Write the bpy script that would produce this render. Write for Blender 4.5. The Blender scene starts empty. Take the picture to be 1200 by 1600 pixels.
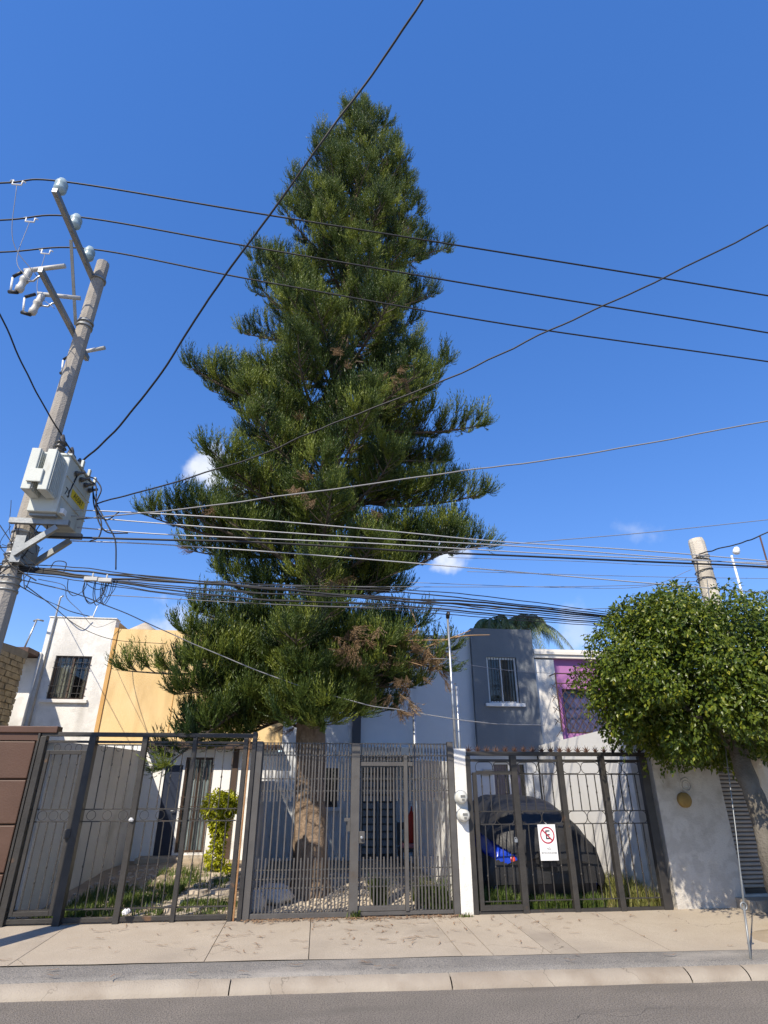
import bpy, math, random
import numpy as np
from mathutils import Vector, Matrix, noise as mnoise
random.seed(7)
RNG = np.random.default_rng(11)
S = bpy.context.scene
COL = S.collection
R = math.radians

# ------------------------------------------------------------------ camera
FPX, PITCH, YAW, CAM = 893.0, R(25.2), R(6.8), Vector((0, 0, 1.75))
cam_d = bpy.data.cameras.new('camera'); cam = bpy.data.objects.new('camera', cam_d); COL.objects.link(cam)
cam_d.sensor_fit = 'VERTICAL'; cam_d.sensor_height = 24; cam_d.lens = 24 * FPX / 1600
cam_d.clip_start = 0.05; cam_d.clip_end = 5000
cam.location = CAM; cam.rotation_euler = (R(90) + PITCH, 0, -YAW)
S.camera = cam
_f = Vector((math.sin(YAW) * math.cos(PITCH), math.cos(YAW) * math.cos(PITCH), math.sin(PITCH)))
_r = Vector((math.cos(YAW), -math.sin(YAW), 0)); _u = _r.cross(_f)
def at(px, py, Y=None, Z=None, X=None):
    """point of the place seen at a photograph pixel, on the plane Y=, Z= or X="""
    d = _f + _r * ((px - 600) / FPX) + _u * ((800 - py) / FPX)
    t = Y / d.y if Y is not None else ((Z - CAM.z) / d.z if Z is not None else X / d.x)
    return CAM + d * t

# ------------------------------------------------------------------ sky, sun, exposure
SUN_DIR = Vector((0.55, 0.866, -1.0)).normalized()
SUN_EL = math.asin(-SUN_DIR.z); SUN_AZ = math.atan2(-SUN_DIR.x, -SUN_DIR.y)
W = bpy.data.worlds.new('World'); S.world = W; W.use_nodes = True
wn, wl = W.node_tree.nodes, W.node_tree.links
bg = wn['Background']; bg.inputs['Strength'].default_value = 0.15
sky = wn.new('ShaderNodeTexSky'); sky.sky_type = 'NISHITA'; sky.sun_disc = False
sky.sun_elevation = SUN_EL; sky.sun_rotation = SUN_AZ
sky.air_density = 1.0; sky.dust_density = 0.15; sky.ozone_density = 3.0; sky.altitude = 1600
hsv = wn.new('ShaderNodeHueSaturation'); hsv.inputs['Saturation'].default_value = 1.75; hsv.inputs['Hue'].default_value = .519; hsv.inputs['Value'].default_value = 1.34
sg_ = wn.new('ShaderNodeGamma'); sg_.inputs[1].default_value = .55      # evens the sky from zenith to horizon as the phone picture does
wl.new(sky.outputs[0], sg_.inputs[0]); wl.new(sg_.outputs[0], hsv.inputs['Color'])
tc = wn.new('ShaderNodeTexCoord')
prev = hsv.outputs[0]
def cloud(px, py, size, stretch, amount, thresh, seed, prev):
    """a small cloud in the sky: soft-edged spot of noise round one direction"""
    d = (at(px, py, Y=10) - CAM).normalized()
    side = Vector((d.y, -d.x, 0)).normalized(); up = side.cross(d)
    def dot(v):
        n = wn.new('ShaderNodeVectorMath'); n.operation = 'DOT_PRODUCT'; n.inputs[1].default_value = v
        wl.new(tc.outputs['Generated'], n.inputs[0]); return n.outputs['Value']
    def m(op, a, b):
        n = wn.new('ShaderNodeMath'); n.operation = op
        for i, v in enumerate((a, b)):
            if isinstance(v, (int, float)): n.inputs[i].default_value = v
            else: wl.new(v, n.inputs[i])
        return n.outputs[0]
    a = m('DIVIDE', dot(side), size * stretch); b = m('DIVIDE', dot(up), size)
    fr = m('GREATER_THAN', dot(d), 0.5)
    rr = m('ADD', m('MULTIPLY', a, a), m('MULTIPLY', b, b))
    nz = wn.new('ShaderNodeTexNoise'); nz.inputs['Scale'].default_value = 1.1 / size; nz.inputs['Detail'].default_value = 6
    mp = wn.new('ShaderNodeMapping'); mp.inputs['Location'].default_value = (seed, seed * .7, 0)
    wl.new(tc.outputs['Generated'], mp.inputs[0]); wl.new(mp.outputs[0], nz.inputs['Vector'])
    v = m('ADD', m('MULTIPLY', m('SUBTRACT', nz.outputs[0], .5), 2.6), m('SUBTRACT', thresh, rr))
    mr = wn.new('ShaderNodeMapRange'); mr.interpolation_type = 'SMOOTHSTEP'
    mr.inputs['From Min'].default_value = 0; mr.inputs['From Max'].default_value = .9; mr.inputs['To Max'].default_value = amount
    wl.new(m('MULTIPLY', m('MAXIMUM', v, 0.0), fr), mr.inputs['Value'])
    mx = wn.new('ShaderNodeMix'); mx.data_type = 'RGBA'; mx.inputs[7].default_value = (3.0, 3.15, 3.4, 1)
    wl.new(mr.outputs[0], mx.inputs[0]); wl.new(prev, mx.inputs[6])
    return mx.outputs[2]
prev = cloud(345, 738, .055, 1.25, .9, .75, 3.1, prev)
prev = cloud(690, 868, .045, 1.6, .85, .55, 1.7, prev)
prev = cloud(985, 826, .05, 1.6, .28, .35, 5.2, prev)
prev = cloud(880, 985, .06, 2.6, .42, .4, 9.2, prev)
prev = cloud(300, 975, .06, 2.2, .6, .4, 2.2, prev)
wl.new(prev, bg.inputs['Color'])

sd = bpy.data.lights.new('sun', 'SUN'); sd.energy = 2.9; sd.angle = R(0.53); sd.color = (1.0, 0.91, 0.76)
sun = bpy.data.objects.new('sun', sd); COL.objects.link(sun)
sun.rotation_euler = SUN_DIR.to_track_quat('-Z', 'Y').to_euler(); sun.location = (-8, -12, 16)
vs = S.view_settings; vs.view_transform = 'Standard'; vs.look = 'None'; vs.exposure = 1.1; vs.gamma = 1.0
S.cycles.max_bounces = 6; S.cycles.transparent_max_bounces = 12; S.cycles.sample_clamp_indirect = 6

# ------------------------------------------------------------------ materials
MATS = {}
def lin(c): return tuple(((v / 12.92) if v <= .04045 else ((v + .055) / 1.055) ** 2.4) for v in c)
def pm(name, col, rough=.7, col2=None, scale=4., detail=5, bump=0., bscale=40., metal=0., stain=None, sscale=1.2, sth=(.52, .7), spec=.4, fine=None, stretch=None, transl=0., crack=None):
    """procedural principled material: colour drifting between col and col2, a stain layer, noise relief"""
    m = bpy.data.materials.new(name); m.use_nodes = True; MATS[name] = m
    n, l = m.node_tree.nodes, m.node_tree.links
    p = n['Principled BSDF']; p.inputs['Roughness'].default_value = rough; p.inputs['Metallic'].default_value = metal
    p.inputs['Specular IOR Level'].default_value = spec
    geo = n.new('ShaderNodeNewGeometry'); vec = geo.outputs['Position']
    if stretch:
        mp = n.new('ShaderNodeMapping'); mp.inputs['Scale'].default_value = stretch; l.new(vec, mp.inputs[0]); vecs = mp.outputs[0]
    else: vecs = vec
    def noise(sc, det, v=vec):
        t = n.new('ShaderNodeTexNoise'); t.inputs['Scale'].default_value = sc; t.inputs['Detail'].default_value = det
        l.new(v, t.inputs['Vector']); return t.outputs[0]
    def rng(v, a, b):
        r = n.new('ShaderNodeMapRange'); r.inputs['From Min'].default_value = a; r.inputs['From Max'].default_value = b
        l.new(v, r.inputs['Value']); return r.outputs[0]
    def mix(fac, a, b):
        x = n.new('ShaderNodeMix'); x.data_type = 'RGBA'; l.new(fac, x.inputs[0])
        for i, v in ((6, a), (7, b)):
            if isinstance(v, tuple): x.inputs[i].default_value = (*v[:3], 1)
            else: l.new(v, x.inputs[i])
        return x.outputs[2]
    c = (*col, 1)
    if col2: c = mix(rng(noise(scale, detail), .32, .68), col, col2)
    if fine: c = mix(rng(noise(fine[1], 2), .45, .62), c, fine[0])
    if stain: c = mix(rng(noise(sscale, 7, vecs), *sth), c, stain)
    if crack:
        nv_ = n.new('ShaderNodeTexNoise'); nv_.inputs['Scale'].default_value = 1.6; nv_.inputs['Detail'].default_value = 6; l.new(vec, nv_.inputs['Vector'])
        sc_v = n.new('ShaderNodeVectorMath'); sc_v.operation = 'MULTIPLY_ADD'; sc_v.inputs[1].default_value = (.9, .9, 0); l.new(nv_.outputs['Color'], sc_v.inputs[0]); l.new(vec, sc_v.inputs[2])
        vo = n.new('ShaderNodeTexVoronoi'); vo.feature = 'DISTANCE_TO_EDGE'; vo.voronoi_dimensions = '2D'; vo.inputs['Scale'].default_value = crack[1]; l.new(sc_v.outputs[0], vo.inputs['Vector'])
        lt2 = rng(vo.outputs['Distance'], .0055 * crack[1], .002 * crack[1])
        msk = n.new('ShaderNodeMath'); msk.operation = 'MULTIPLY'; l.new(lt2, msk.inputs[0]); l.new(rng(noise(.55, 2), .5, .56), msk.inputs[1])
        c = mix(msk.outputs[0], c, crack[0])
    if isinstance(c, tuple): p.inputs['Base Color'].default_value = c
    else: l.new(c, p.inputs['Base Color'])
    if bump:
        b = n.new('ShaderNodeBump'); b.inputs['Strength'].default_value = bump; b.inputs['Distance'].default_value = .02
        l.new(noise(bscale, 4), b.inputs['Height']); l.new(b.outputs[0], p.inputs['Normal'])
    if transl:
        tr = n.new('ShaderNodeBsdfTranslucent'); ms = n.new('ShaderNodeMixShader'); ms.inputs[0].default_value = transl
        if isinstance(c, tuple): tr.inputs['Color'].default_value = c
        else: l.new(c, tr.inputs['Color'])
        l.new(p.outputs[0], ms.inputs[1]); l.new(tr.outputs[0], ms.inputs[2]); l.new(ms.outputs[0], n['Material Output'].inputs[0])
    return m
def leafmat(name, cols, rough, transl, spec=.4):
    """foliage: each leaf or shoot takes its own hue from the mesh attribute 'tone'"""
    m = bpy.data.materials.new(name); m.use_nodes = True; MATS[name] = m
    n, l = m.node_tree.nodes, m.node_tree.links
    p = n['Principled BSDF']; p.inputs['Roughness'].default_value = rough; p.inputs['Specular IOR Level'].default_value = spec
    a = n.new('ShaderNodeAttribute'); a.attribute_name = 'tone'
    cr = n.new('ShaderNodeValToRGB'); e = cr.color_ramp.elements
    e[0].color = (*cols[0], 1); e[1].color = (*cols[-1], 1)
    for i, c in enumerate(cols[1:-1]):
        x = e.new((i + 1) / (len(cols) - 1)); x.color = (*c, 1)
    l.new(a.outputs['Fac'], cr.inputs[0]); l.new(cr.outputs[0], p.inputs['Base Color'])
    tr = n.new('ShaderNodeBsdfTranslucent'); l.new(cr.outputs[0], tr.inputs['Color'])
    ms = n.new('ShaderNodeMixShader'); ms.inputs[0].default_value = transl
    l.new(p.outputs[0], ms.inputs[1]); l.new(tr.outputs[0], ms.inputs[2]); l.new(ms.outputs[0], n['Material Output'].inputs[0])
    return m
def glassmat(name, tint=(.6, .65, .65)):
    m = bpy.data.materials.new(name); m.use_nodes = True; MATS[name] = m
    n, l = m.node_tree.nodes, m.node_tree.links
    g = n.new('ShaderNodeBsdfGlossy'); g.inputs['Roughness'].default_value = .03
    t = n.new('ShaderNodeBsdfTransparent'); t.inputs['Color'].default_value = (*tint, 1)
    lw = n.new('ShaderNodeLayerWeight'); lw.inputs['Blend'].default_value = .5
    pw_ = n.new('ShaderNodeMath'); pw_.operation = 'POWER'; pw_.inputs[1].default_value = 4; l.new(lw.outputs['Facing'], pw_.inputs[0])
    fr = n.new('ShaderNodeMath'); fr.operation = 'MULTIPLY_ADD'; fr.inputs[1].default_value = .85; fr.inputs[2].default_value = .07; l.new(pw_.outputs[0], fr.inputs[0])
    ms = n.new('ShaderNodeMixShader'); l.new(fr.outputs[0], ms.inputs[0]); l.new(t.outputs[0], ms.inputs[1]); l.new(g.outputs[0], ms.inputs[2])
    l.new(ms.outputs[0], n['Material Output'].inputs[0]); return m

pm('asphalt', (0.234, 0.205, 0.171), .92, (0.302, 0.262, 0.218), 1.6, 6, .9, 120, fine=((0.135, 0.118, 0.100), 75), stain=(0.156, 0.136, 0.114), sscale=1.1, stretch=(.35, 1.6, 1), crack=((.07, .064, .058), .45))
pm('concrete', (0.417, 0.346, 0.264), .9, (0.500, 0.426, 0.331), 2.2, 8, .35, 90, stain=(0.317, 0.266, 0.208), sscale=1.1, sth=(.5, .74), fine=((0.366, 0.309, 0.238), 120), crack=((0.179, 0.151, 0.115), .55))
pm('concrete_b', (0.392, 0.329, 0.253), .9, (0.475, 0.402, 0.316), 2.6, 8, .35, 90, stain=(0.300, 0.253, 0.201), sscale=1.4, sth=(.5, .72), fine=((0.349, 0.297, 0.231), 110), crack=((0.179, 0.151, 0.115), .6))
pm('kerb_concrete', (0.310, 0.261, 0.205), .9, (0.376, 0.324, 0.258), 3., 8, .4, 70, stain=(0.265, 0.216, 0.164), sscale=1.9, sth=(.5, .7), crack=((0.173, 0.146, 0.110), 1.1))
pm('band_concrete', (0.222, 0.202, 0.177), .9, (0.281, 0.257, 0.226), 3.2, 8, .6, 70, stain=(0.399, 0.360, 0.312), sscale=2.3, sth=(.55, .8), stretch=(.5, 1, 1), fine=((0.134, 0.129, 0.123), 90))
pm('joint', (.11, .095, .08), .95, (.16, .14, .115), 9)
pm('soil', (.30, .235, .165), .95, (.40, .32, .225), 3, 8, .8, 60, stain=(.20, .17, .11), sscale=2)
pm('pebble', (.52, .45, .36), .85, (.40, .34, .27), 6, 3, .2, 60)
pm('path_stone', (.55, .47, .37), .9, (.44, .37, .29), 4, 6, .4, 60)
pm('bare_ground', (.32, .27, .21), .95, (.24, .21, .16), .4, 6)
pm('white_plaster', (.74, .71, .66), .85, (.80, .775, .73), 1.8, 8, .35, 55, stain=(.46, .43, .385), sscale=1.5, sth=(.54, .80), stretch=(1.4, 1.4, .45), fine=((.68, .655, .61), 7))
pm('white_party', (.82, .81, .79), .85, (.86, .85, .83), 1.5, 7, .25, 60, stain=(.66, .64, .61), sscale=.9, sth=(.55, .78))
pm('old_plaster', (.50, .465, .415), .9, (.58, .545, .49), 1.7, 9, .5, 45, stain=(.34, .30, .25), sscale=2.6, sth=(.60, .76), fine=((.47, .435, .385), 9))
pm('grey_side_wall', (.58, .57, .53), .9, (.64, .625, .585), 1.6, 8, .3, 60, stain=(.42, .41, .37), sscale=1.2)
pm('yellow_paint', (.76, .54, .25), .8, (.81, .59, .31), 1.2, 7, .25, 50, stain=(.57, .38, .17), sscale=1.6, sth=(.53, .78), stretch=(1.5, 1.5, .4))
pm('yellow_trim', (.58, .33, .11), .8, (.64, .38, .14), 2)
pm('light_grey_paint', (.60, .615, .635), .8, (.65, .665, .685), 1.3, 7, .25, 60, stain=(.50, .51, .525), sscale=1.6, sth=(.53, .78), stretch=(1.5, 1.5, .4))
pm('dark_grey_paint', (.165, .178, .195), .8, (.19, .205, .22), 1.5, 7, .25, 60, stain=(.235, .245, .255), sscale=1.6, sth=(.53, .78), stretch=(1.6, 1.6, .4))
pm('purple_paint', (.36, .14, .33), .8, (.41, .175, .38), 1.5, 6, .2, 60)
pm('cream_trim', (.76, .72, .65), .8, (.70, .65, .57), 2.5, 6, .2, 60)
pm('charcoal_paint', (.07, .07, .075), .7, (.10, .10, .105), 2)
pm('brick', (.30, .235, .135), .92, (.40, .32, .19), 6, 6, .7, 60, stain=(.20, .16, .10), sscale=4)
pm('mortar', (.20, .175, .13), .95, (.26, .23, .17), 6, 6, .6, 70)
pm('brown_metal', (0.086, 0.045, 0.029), .55, (0.105, 0.056, 0.037), 2.5, 6, .15, 50, stain=(0.090, 0.045, 0.029), sscale=1.5)
pm('brown_metal_dark', (.075, .038, .026), .6, (.10, .05, .034), 3)
pm('gate_iron', (.032, .029, .026), .5, (.047, .042, .037), 8, 5, .2, 60, stain=(.16, .085, .04), sscale=5, sth=(.66, .8), metal=.0)
pm('gate_grey', (.078, .072, .067), .5, (.10, .093, .086), 6, 5, .15, 60, stain=(.085, .066, .05), sscale=4, sth=(.6, .8))
pm('gate_black', (.028, .026, .025), .45, (.045, .041, .038), 8, 4, .15, 60)
pm('rust', (.25, .12, .05), .85, (.35, .19, .08), 12, 5, .4, 60)
pm('galvanised', (.50, .51, .52), .4, (.40, .41, .42), 9, 5, .1, 50, metal=.75)
pm('steel_grey', (.30, .31, .31), .5, (.24, .25, .25), 8, 5, .1, 50, metal=.5)
pm('pole_concrete', (.30, .27, .235), .9, (.38, .345, .30), 5, 7, .5, 50, stain=(.33, .30, .26), sscale=2, stretch=(3, 3, .4))
pm('pole_concrete_pale', (.56, .50, .42), .9, (.64, .58, .49), 5, 7, .5, 50, stain=(.36, .32, .26), sscale=2)
pm('transformer_paint', (.55, .57, .52), .5, (.49, .51, .47), 4, 5, .05, 50, stain=(.33, .29, .22), sscale=5, sth=(.56, .8), stretch=(1.5, 1.5, .5))
pm('ceramic', (.27, .37, .41), .35, (.34, .43, .46), 6, spec=.5)
pm('polymer_grey', (.52, .51, .48), .45, (.45, .44, .42), 8)
pm('dark_ceramic', (.07, .065, .06), .3)
pm('black_cable', (.018, .018, .02), .55)
pm('grey_cable', (.22, .22, .23), .5)
pm('steel_cable', (.42, .42, .43), .5, metal=.25)
pm('white_plastic', (.78, .78, .77), .4)
pm('yellow_plate', (.72, .52, .03), .5)
pm('black_paint', (.02, .02, .022), .5)
pm('faded_paint', (.25, .26, .25), .6)
pm('sign_white', (.80, .79, .78), .45)
pm('sign_red', (.42, .02, .05), .45)
pm('sign_grey', (.50, .50, .50), .5)
pm('bark', (0.196, 0.137, 0.095), .95, (0.326, 0.238, 0.169), 9, 7, 1., 30, stain=(0.109, 0.077, 0.054), sscale=5, stretch=(3, 3, .5))
pm('bark_grey', (.115, .10, .082), .95, (.18, .16, .132), 7, 7, .8, 40, stain=(.10, .09, .07), sscale=4)
pm('bark_dark', (.085, .066, .05), .95, (.13, .105, .082), 9, 5, .6, 40)
pm('dead_twig', (.30, .185, .095), .9, (.38, .25, .14), 8)
pm('car_cover', (.019, .019, .020), .46, (.028, .027, .028), 5, 5, .2, 30, spec=.35)
pm('cover_window', (.008, .008, .011), .3)
pm('car_blue', (.012, .045, .42), .2, spec=.6)
pm('tail_light', (.62, .07, .04), .2, spec=.6)
pm('rubber', (.015, .015, .015), .8)
pm('window_dark', (.015, .016, .018), .6)
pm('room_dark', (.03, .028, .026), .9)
pm('curtain_beige', (.62, .56, .46), .9, (.50, .45, .37), 6, stretch=None, transl=.2)
pm('curtain_brown', (.20, .155, .12), .9, (.28, .22, .17), 6)
pm('curtain_purple', (.13, .10, .26), .85, (.17, .13, .32), 7)
pm('curtain_white', (.66, .68, .70), .9, (.56, .58, .61), 6)
pm('brown_frame', (.085, .055, .04), .5)
pm('white_frame', (.74, .74, .73), .4)
pm('navy_door', (.022, .03, .055), .45)
pm('grey_door', (.20, .21, .22), .5, (.235, .245, .255), 5)
pm('red_cloth', (.42, .035, .02), .7)
pm('bag_white', (.74, .73, .72), .55, (.60, .60, .60), 8)
pm('cushion_teal', (.25, .33, .33), .8)
pm('cushion_pink', (.55, .22, .22), .8)
pm('shutter_metal', (.33, .29, .245), .55, (.39, .345, .295), 6, 5, .1, 60)
pm('shutter_gap', (.075, .06, .05), .8)
pm('meter_glass', (.56, .55, .50), .2, spec=.7)
pm('meter_dial', (.18, .175, .16), .4)
pm('rust_ochre', (.30, .20, .06), .8, (.24, .15, .05), 14)
pm('litter_leaf', (.21, .115, .06), .9, (.32, .20, .115), 30)
glassmat('glass')
leafmat('pine_needles', [(.018, .040, .013), (.050, .086, .017), (.118, .160, .026), (.235, .275, .042)], .5, .33)
leafmat('ficus_leaf', [(.030, .056, .010), (.075, .115, .012), (.155, .195, .018), (.36, .35, .035)], .36, .36, .4)
leafmat('topiary_leaf', [(.22, .26, .012), (.40, .42, .02), (.58, .56, .03)], .45, .4)
leafmat('grass_blade', [(.045, .085, .015), (.09, .14, .022), (.22, .22, .07)], .6, .3)
leafmat('dry_grass', [(.12, .15, .03), (.22, .22, .06), (.34, .29, .11)], .7, .3)
leafmat('palm_leaf', [(.09, .13, .04), (.15, .19, .06), (.24, .27, .11)], .5, .3)
leafmat('dead_needles', [(.17, .105, .055), (.25, .165, .09), (.34, .24, .14)], .8, .2)

# ------------------------------------------------------------------ mesh helpers
class MB:
    def __init__(s): s.v = []; s.f = []; s.smooth = []
    def add(s, vs, fs, smooth=False):
        o = len(s.v); s.v += [tuple(v) for v in vs]; s.f += [tuple(i + o for i in f) for f in fs]; s.smooth += [smooth] * len(fs); return s
    def box(s, x0, x1, y0, y1, z0, z1):
        return s.add([(x0, y0, z0), (x1, y0, z0), (x1, y1, z0), (x0, y1, z0), (x0, y0, z1), (x1, y0, z1), (x1, y1, z1), (x0, y1, z1)],
                     [(0, 3, 2, 1), (4, 5, 6, 7), (0, 1, 5, 4), (1, 2, 6, 5), (2, 3, 7, 6), (3, 0, 4, 7)])
    def beam(s, a, b, w, h, up=(0, 0, 1)):
        a, b = Vector(a), Vector(b); d = (b - a).normalized(); up = Vector(up)
        sx = d.cross(up)
        if sx.length < 1e-4: sx = d.cross(Vector((1, 0, 0)))
        sx.normalize(); sz = sx.cross(d)
        vs = []
        for p in (a, b):
            for i, j in ((-1, -1), (1, -1), (1, 1), (-1, 1)): vs.append(p + sx * (i * w / 2) + sz * (j * h / 2))
        return s.add(vs, [(3, 2, 1, 0), (4, 5, 6, 7), (0, 1, 5, 4), (1, 2, 6, 5), (2, 3, 7, 6), (3, 0, 4, 7)])
    def tube(s, pts, r, n=8, cap=True, smooth=True):
        pts = [Vector(p) for p in pts]; k = len(pts)
        rs = r if isinstance(r, (list, tuple)) else [r] * k
        ref = None; vs = []
        for i, p in enumerate(pts):
            d = (pts[min(i + 1, k - 1)] - pts[max(i - 1, 0)])
            d = d.normalized() if d.length > 1e-9 else Vector((0, 0, 1))
            if ref is None: ref = Vector((1, 0, 0)) if abs(d.x) < .8 else Vector((0, 1, 0))
            e1 = (ref - d * ref.dot(d)); e1.normalize(); ref = e1; e2 = d.cross(e1)
            for j in range(n):
                a = 2 * math.pi * j / n; vs.append(p + (e1 * math.cos(a) + e2 * math.sin(a)) * rs[i])
        fs = [(i * n + j, i * n + (j + 1) % n, (i + 1) * n + (j + 1) % n, (i + 1) * n + j) for i in range(k - 1) for j in range(n)]
        s.add(vs, fs, smooth)
        if cap:
            o = len(s.v) - k * n
            s.f += [tuple(o + j for j in range(n - 1, -1, -1)), tuple(o + (k - 1) * n + j for j in range(n))]; s.smooth += [False, False]
        return s
    def lathe(s, prof, o, axis=(0, 0, 1), n=14):
        ax = Vector(axis).normalized(); o = Vector(o)
        return s.tube_rings([(o + ax * h, r) for h, r in prof], ax, n)
    def tube_rings(s, rings, ax, n):
        e1 = ax.orthogonal().normalized(); e2 = ax.cross(e1); vs = []
        for p, r in rings:
            for j in range(n):
                a = 2 * math.pi * j / n; vs.append(p + (e1 * math.cos(a) + e2 * math.sin(a)) * max(r, 1e-4))
        k = len(rings)
        fs = [(i * n + j, i * n + (j + 1) % n, (i + 1) * n + (j + 1) % n, (i + 1) * n + j) for i in range(k - 1) for j in range(n)]
        s.add(vs, fs, True); o = len(s.v) - k * n
        s.f += [tuple(o + j for j in range(n - 1, -1, -1)), tuple(o + (k - 1) * n + j for j in range(n))]; s.smooth += [False, False]
        return s
    def ring(s, c, rad, r, normal=(0, 1, 0), n=20, m=5, rx=None):
        nn = Vector(normal).normalized(); e1 = nn.orthogonal().normalized()
        if abs(nn.y) > .9: e1 = Vector((1, 0, 0))
        e2 = nn.cross(e1); pts = []
        for i in range(n + 1):
            a = 2 * math.pi * i / n; pts.append(Vector(c) + e1 * math.cos(a) * (rx or rad) + e2 * math.sin(a) * rad)
        return s.tube(pts, r, m, False)
    def prism(s, poly, y0, y1):
        """polygon in XZ (counter-clockwise seen from -Y) extruded along Y"""
        k = len(poly); vs = [(x, y0, z) for x, z in poly] + [(x, y1, z) for x, z in poly]
        fs = [tuple(range(k)), tuple(range(2 * k - 1, k - 1, -1))] + [(i, i + k, (i + 1) % k + k, (i + 1) % k) for i in range(k)]
        return s.add(vs, fs)
    def prism_x(s, poly, x0, x1):
        k = len(poly); vs = [(x0, y, z) for y, z in poly] + [(x1, y, z) for y, z in poly]
        fs = [tuple(range(k - 1, -1, -1)), tuple(range(k, 2 * k))] + [(i, (i + 1) % k, (i + 1) % k + k, i + k) for i in range(k)]
        return s.add(vs, fs)
    def wall(s, x0, x1, z0, z1, y0, y1, holes=()):
        """a wall facing -Y with real openings: holes = (x0,x1,z0,z1)"""
        xs = sorted({x0, x1, *[h[0] for h in holes], *[h[1] for h in holes]}); zs = sorted({z0, z1, *[h[2] for h in holes], *[h[3] for h in holes]})
        inh = lambda x, z: any(h[0] < x < h[1] and h[2] < z < h[3] for h in holes)
        for a, b in zip(xs, xs[1:]):
            for c, d in zip(zs, zs[1:]):
                if inh((a + b) / 2, (c + d) / 2): continue
                s.add([(a, y0, c), (b, y0, c), (b, y0, d), (a, y0, d)], [(0, 1, 2, 3)])
                s.add([(a, y1, c), (b, y1, c), (b, y1, d), (a, y1, d)], [(3, 2, 1, 0)])
        for a, b, c, d in holes:
            s.add([(a, y0, c), (b, y0, c), (b, y1, c), (a, y1, c), (a, y0, d), (b, y0, d), (b, y1, d), (a, y1, d)],
                  [(0, 1, 2, 3), (7, 6, 5, 4), (0, 3, 7, 4), (2, 1, 5, 6)])
        s.add([(x0, y0, z0), (x0, y1, z0), (x0, y1, z1), (x0, y0, z1)], [(3, 2, 1, 0)])
        s.add([(x1, y0, z0), (x1, y1, z0), (x1, y1, z1), (x1, y0, z1)], [(0, 1, 2, 3)])
        s.add([(x0, y0, z1), (x1, y0, z1), (x1, y1, z1), (x0, y1, z1)], [(0, 1, 2, 3)])
        return s
def mesh_from(mb, name, mat, off=Vector()):
    me = bpy.data.meshes.new(name)
    me.from_pydata([(v[0] - off.x, v[1] - off.y, v[2] - off.z) for v in mb.v], [], mb.f)
    me.polygons.foreach_set('use_smooth', mb.smooth); me.materials.append(MATS[mat]); me.update(); return me
def np_mesh(name, verts, faces, mat, tone=None, off=Vector(), smooth=False):
    """big triangle or quad soups from numpy arrays; tone: one value per vertex"""
    me = bpy.data.meshes.new(name); nv, nf, k = len(verts), len(faces), faces.shape[1]
    me.vertices.add(nv); me.vertices.foreach_set('co', (verts - np.array(off)).astype(np.float32).ravel())
    me.loops.add(nf * k); me.loops.foreach_set('vertex_index', faces.astype(np.int32).ravel())
    me.polygons.add(nf); me.polygons.foreach_set('loop_start', np.arange(0, nf * k, k, dtype=np.int32))
    me.polygons.foreach_set('use_smooth', np.full(nf, smooth))
    me.update(calc_edges=True)
    if tone is not None:
        at_ = me.attributes.new('tone', 'FLOAT', 'POINT'); at_.data.foreach_set('value', tone.astype(np.float32))
    me.materials.append(MATS[mat]); return me
def link(name, me, parent=None, loc=None):
    o = bpy.data.objects.new(name, me); COL.objects.link(o)
    if parent: o.parent = parent
    if loc is not None: o.location = loc
    return o
def tag(o, label, cat, group=None):
    o['label'] = label; o['category'] = cat
    if group: o['group'] = group
    return o
BASE = {}
def thing(name, label, cat, base, group=None):
    o = bpy.data.objects.new(name, None); COL.objects.link(o); o.location = base; o.empty_display_size = .2
    BASE[o.name] = Vector(base); return tag(o, label, cat, group)
def root_base(o):
    while o.parent: o = o.parent
    return BASE.get(o.name, Vector())
def part(name, mb, mat, parent, bevel=0, label=None):
    o = link(name, mesh_from(mb, name, mat, root_base(parent)), parent)
    if bevel: bev(o, bevel)
    if label: o['label'] = label
    return o
def bev(o, w):
    m = o.modifiers.new('bevel', 'BEVEL'); m.width = w; m.segments = 2; m.limit_method = 'ANGLE'; return o
def solo(name, mb, mat, label, cat, group=None, base=None, bevel=0):
    base = Vector(base) if base is not None else Vector(mb.v[0])
    o = link(name, mesh_from(mb, name, mat, base), None, base)
    if bevel: bev(o, bevel)
    return tag(o, label, cat, group)
def struct(name, mb, mat, parent=None, bevel=0):
    o = link(name, mesh_from(mb, name, mat), parent)
    if not parent: o['kind'] = 'structure'
    if bevel: bev(o, bevel)
    return o
def piece(name, me, parent, loc, rot=None, scale=None):
    o = link(name, me, parent, Vector(loc) - root_base(parent))
    if rot: o.rotation_euler = rot
    if scale: o.scale = scale
    return o
def crom(pts, n=8):
    """smooth curve through points"""
    P = [Vector(p) for p in pts]; P = [P[0] * 2 - P[1]] + P + [P[-1] * 2 - P[-2]]; out = []
    for i in range(1, len(P) - 2):
        for k in range(n):
            t = k / n; a, b, c, d = P[i - 1:i + 3]
            out.append(.5 * ((2 * b) + (c - a) * t + (2 * a - 5 * b + 4 * c - d) * t * t + (3 * b - a - 3 * c + d) * t ** 3))
    return out + [P[-2]]
def text_mesh(txt, size, mat, depth=.002, space=1.0):
    c = bpy.data.curves.new('lettering', 'FONT'); c.body = txt; c.size = size; c.extrude = depth; c.align_x = 'CENTER'; c.align_y = 'CENTER'; c.space_character = space
    o = bpy.data.objects.new('lettering', c); COL.objects.link(o)
    bpy.context.view_layer.update()
    me = bpy.data.meshes.new_from_object(o.evaluated_get(bpy.context.evaluated_depsgraph_get()))
    bpy.data.objects.remove(o); me.materials.clear(); me.materials.append(MATS[mat]); me.name = 'lettering'; return me
UNIT_BOX = {}
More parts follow.
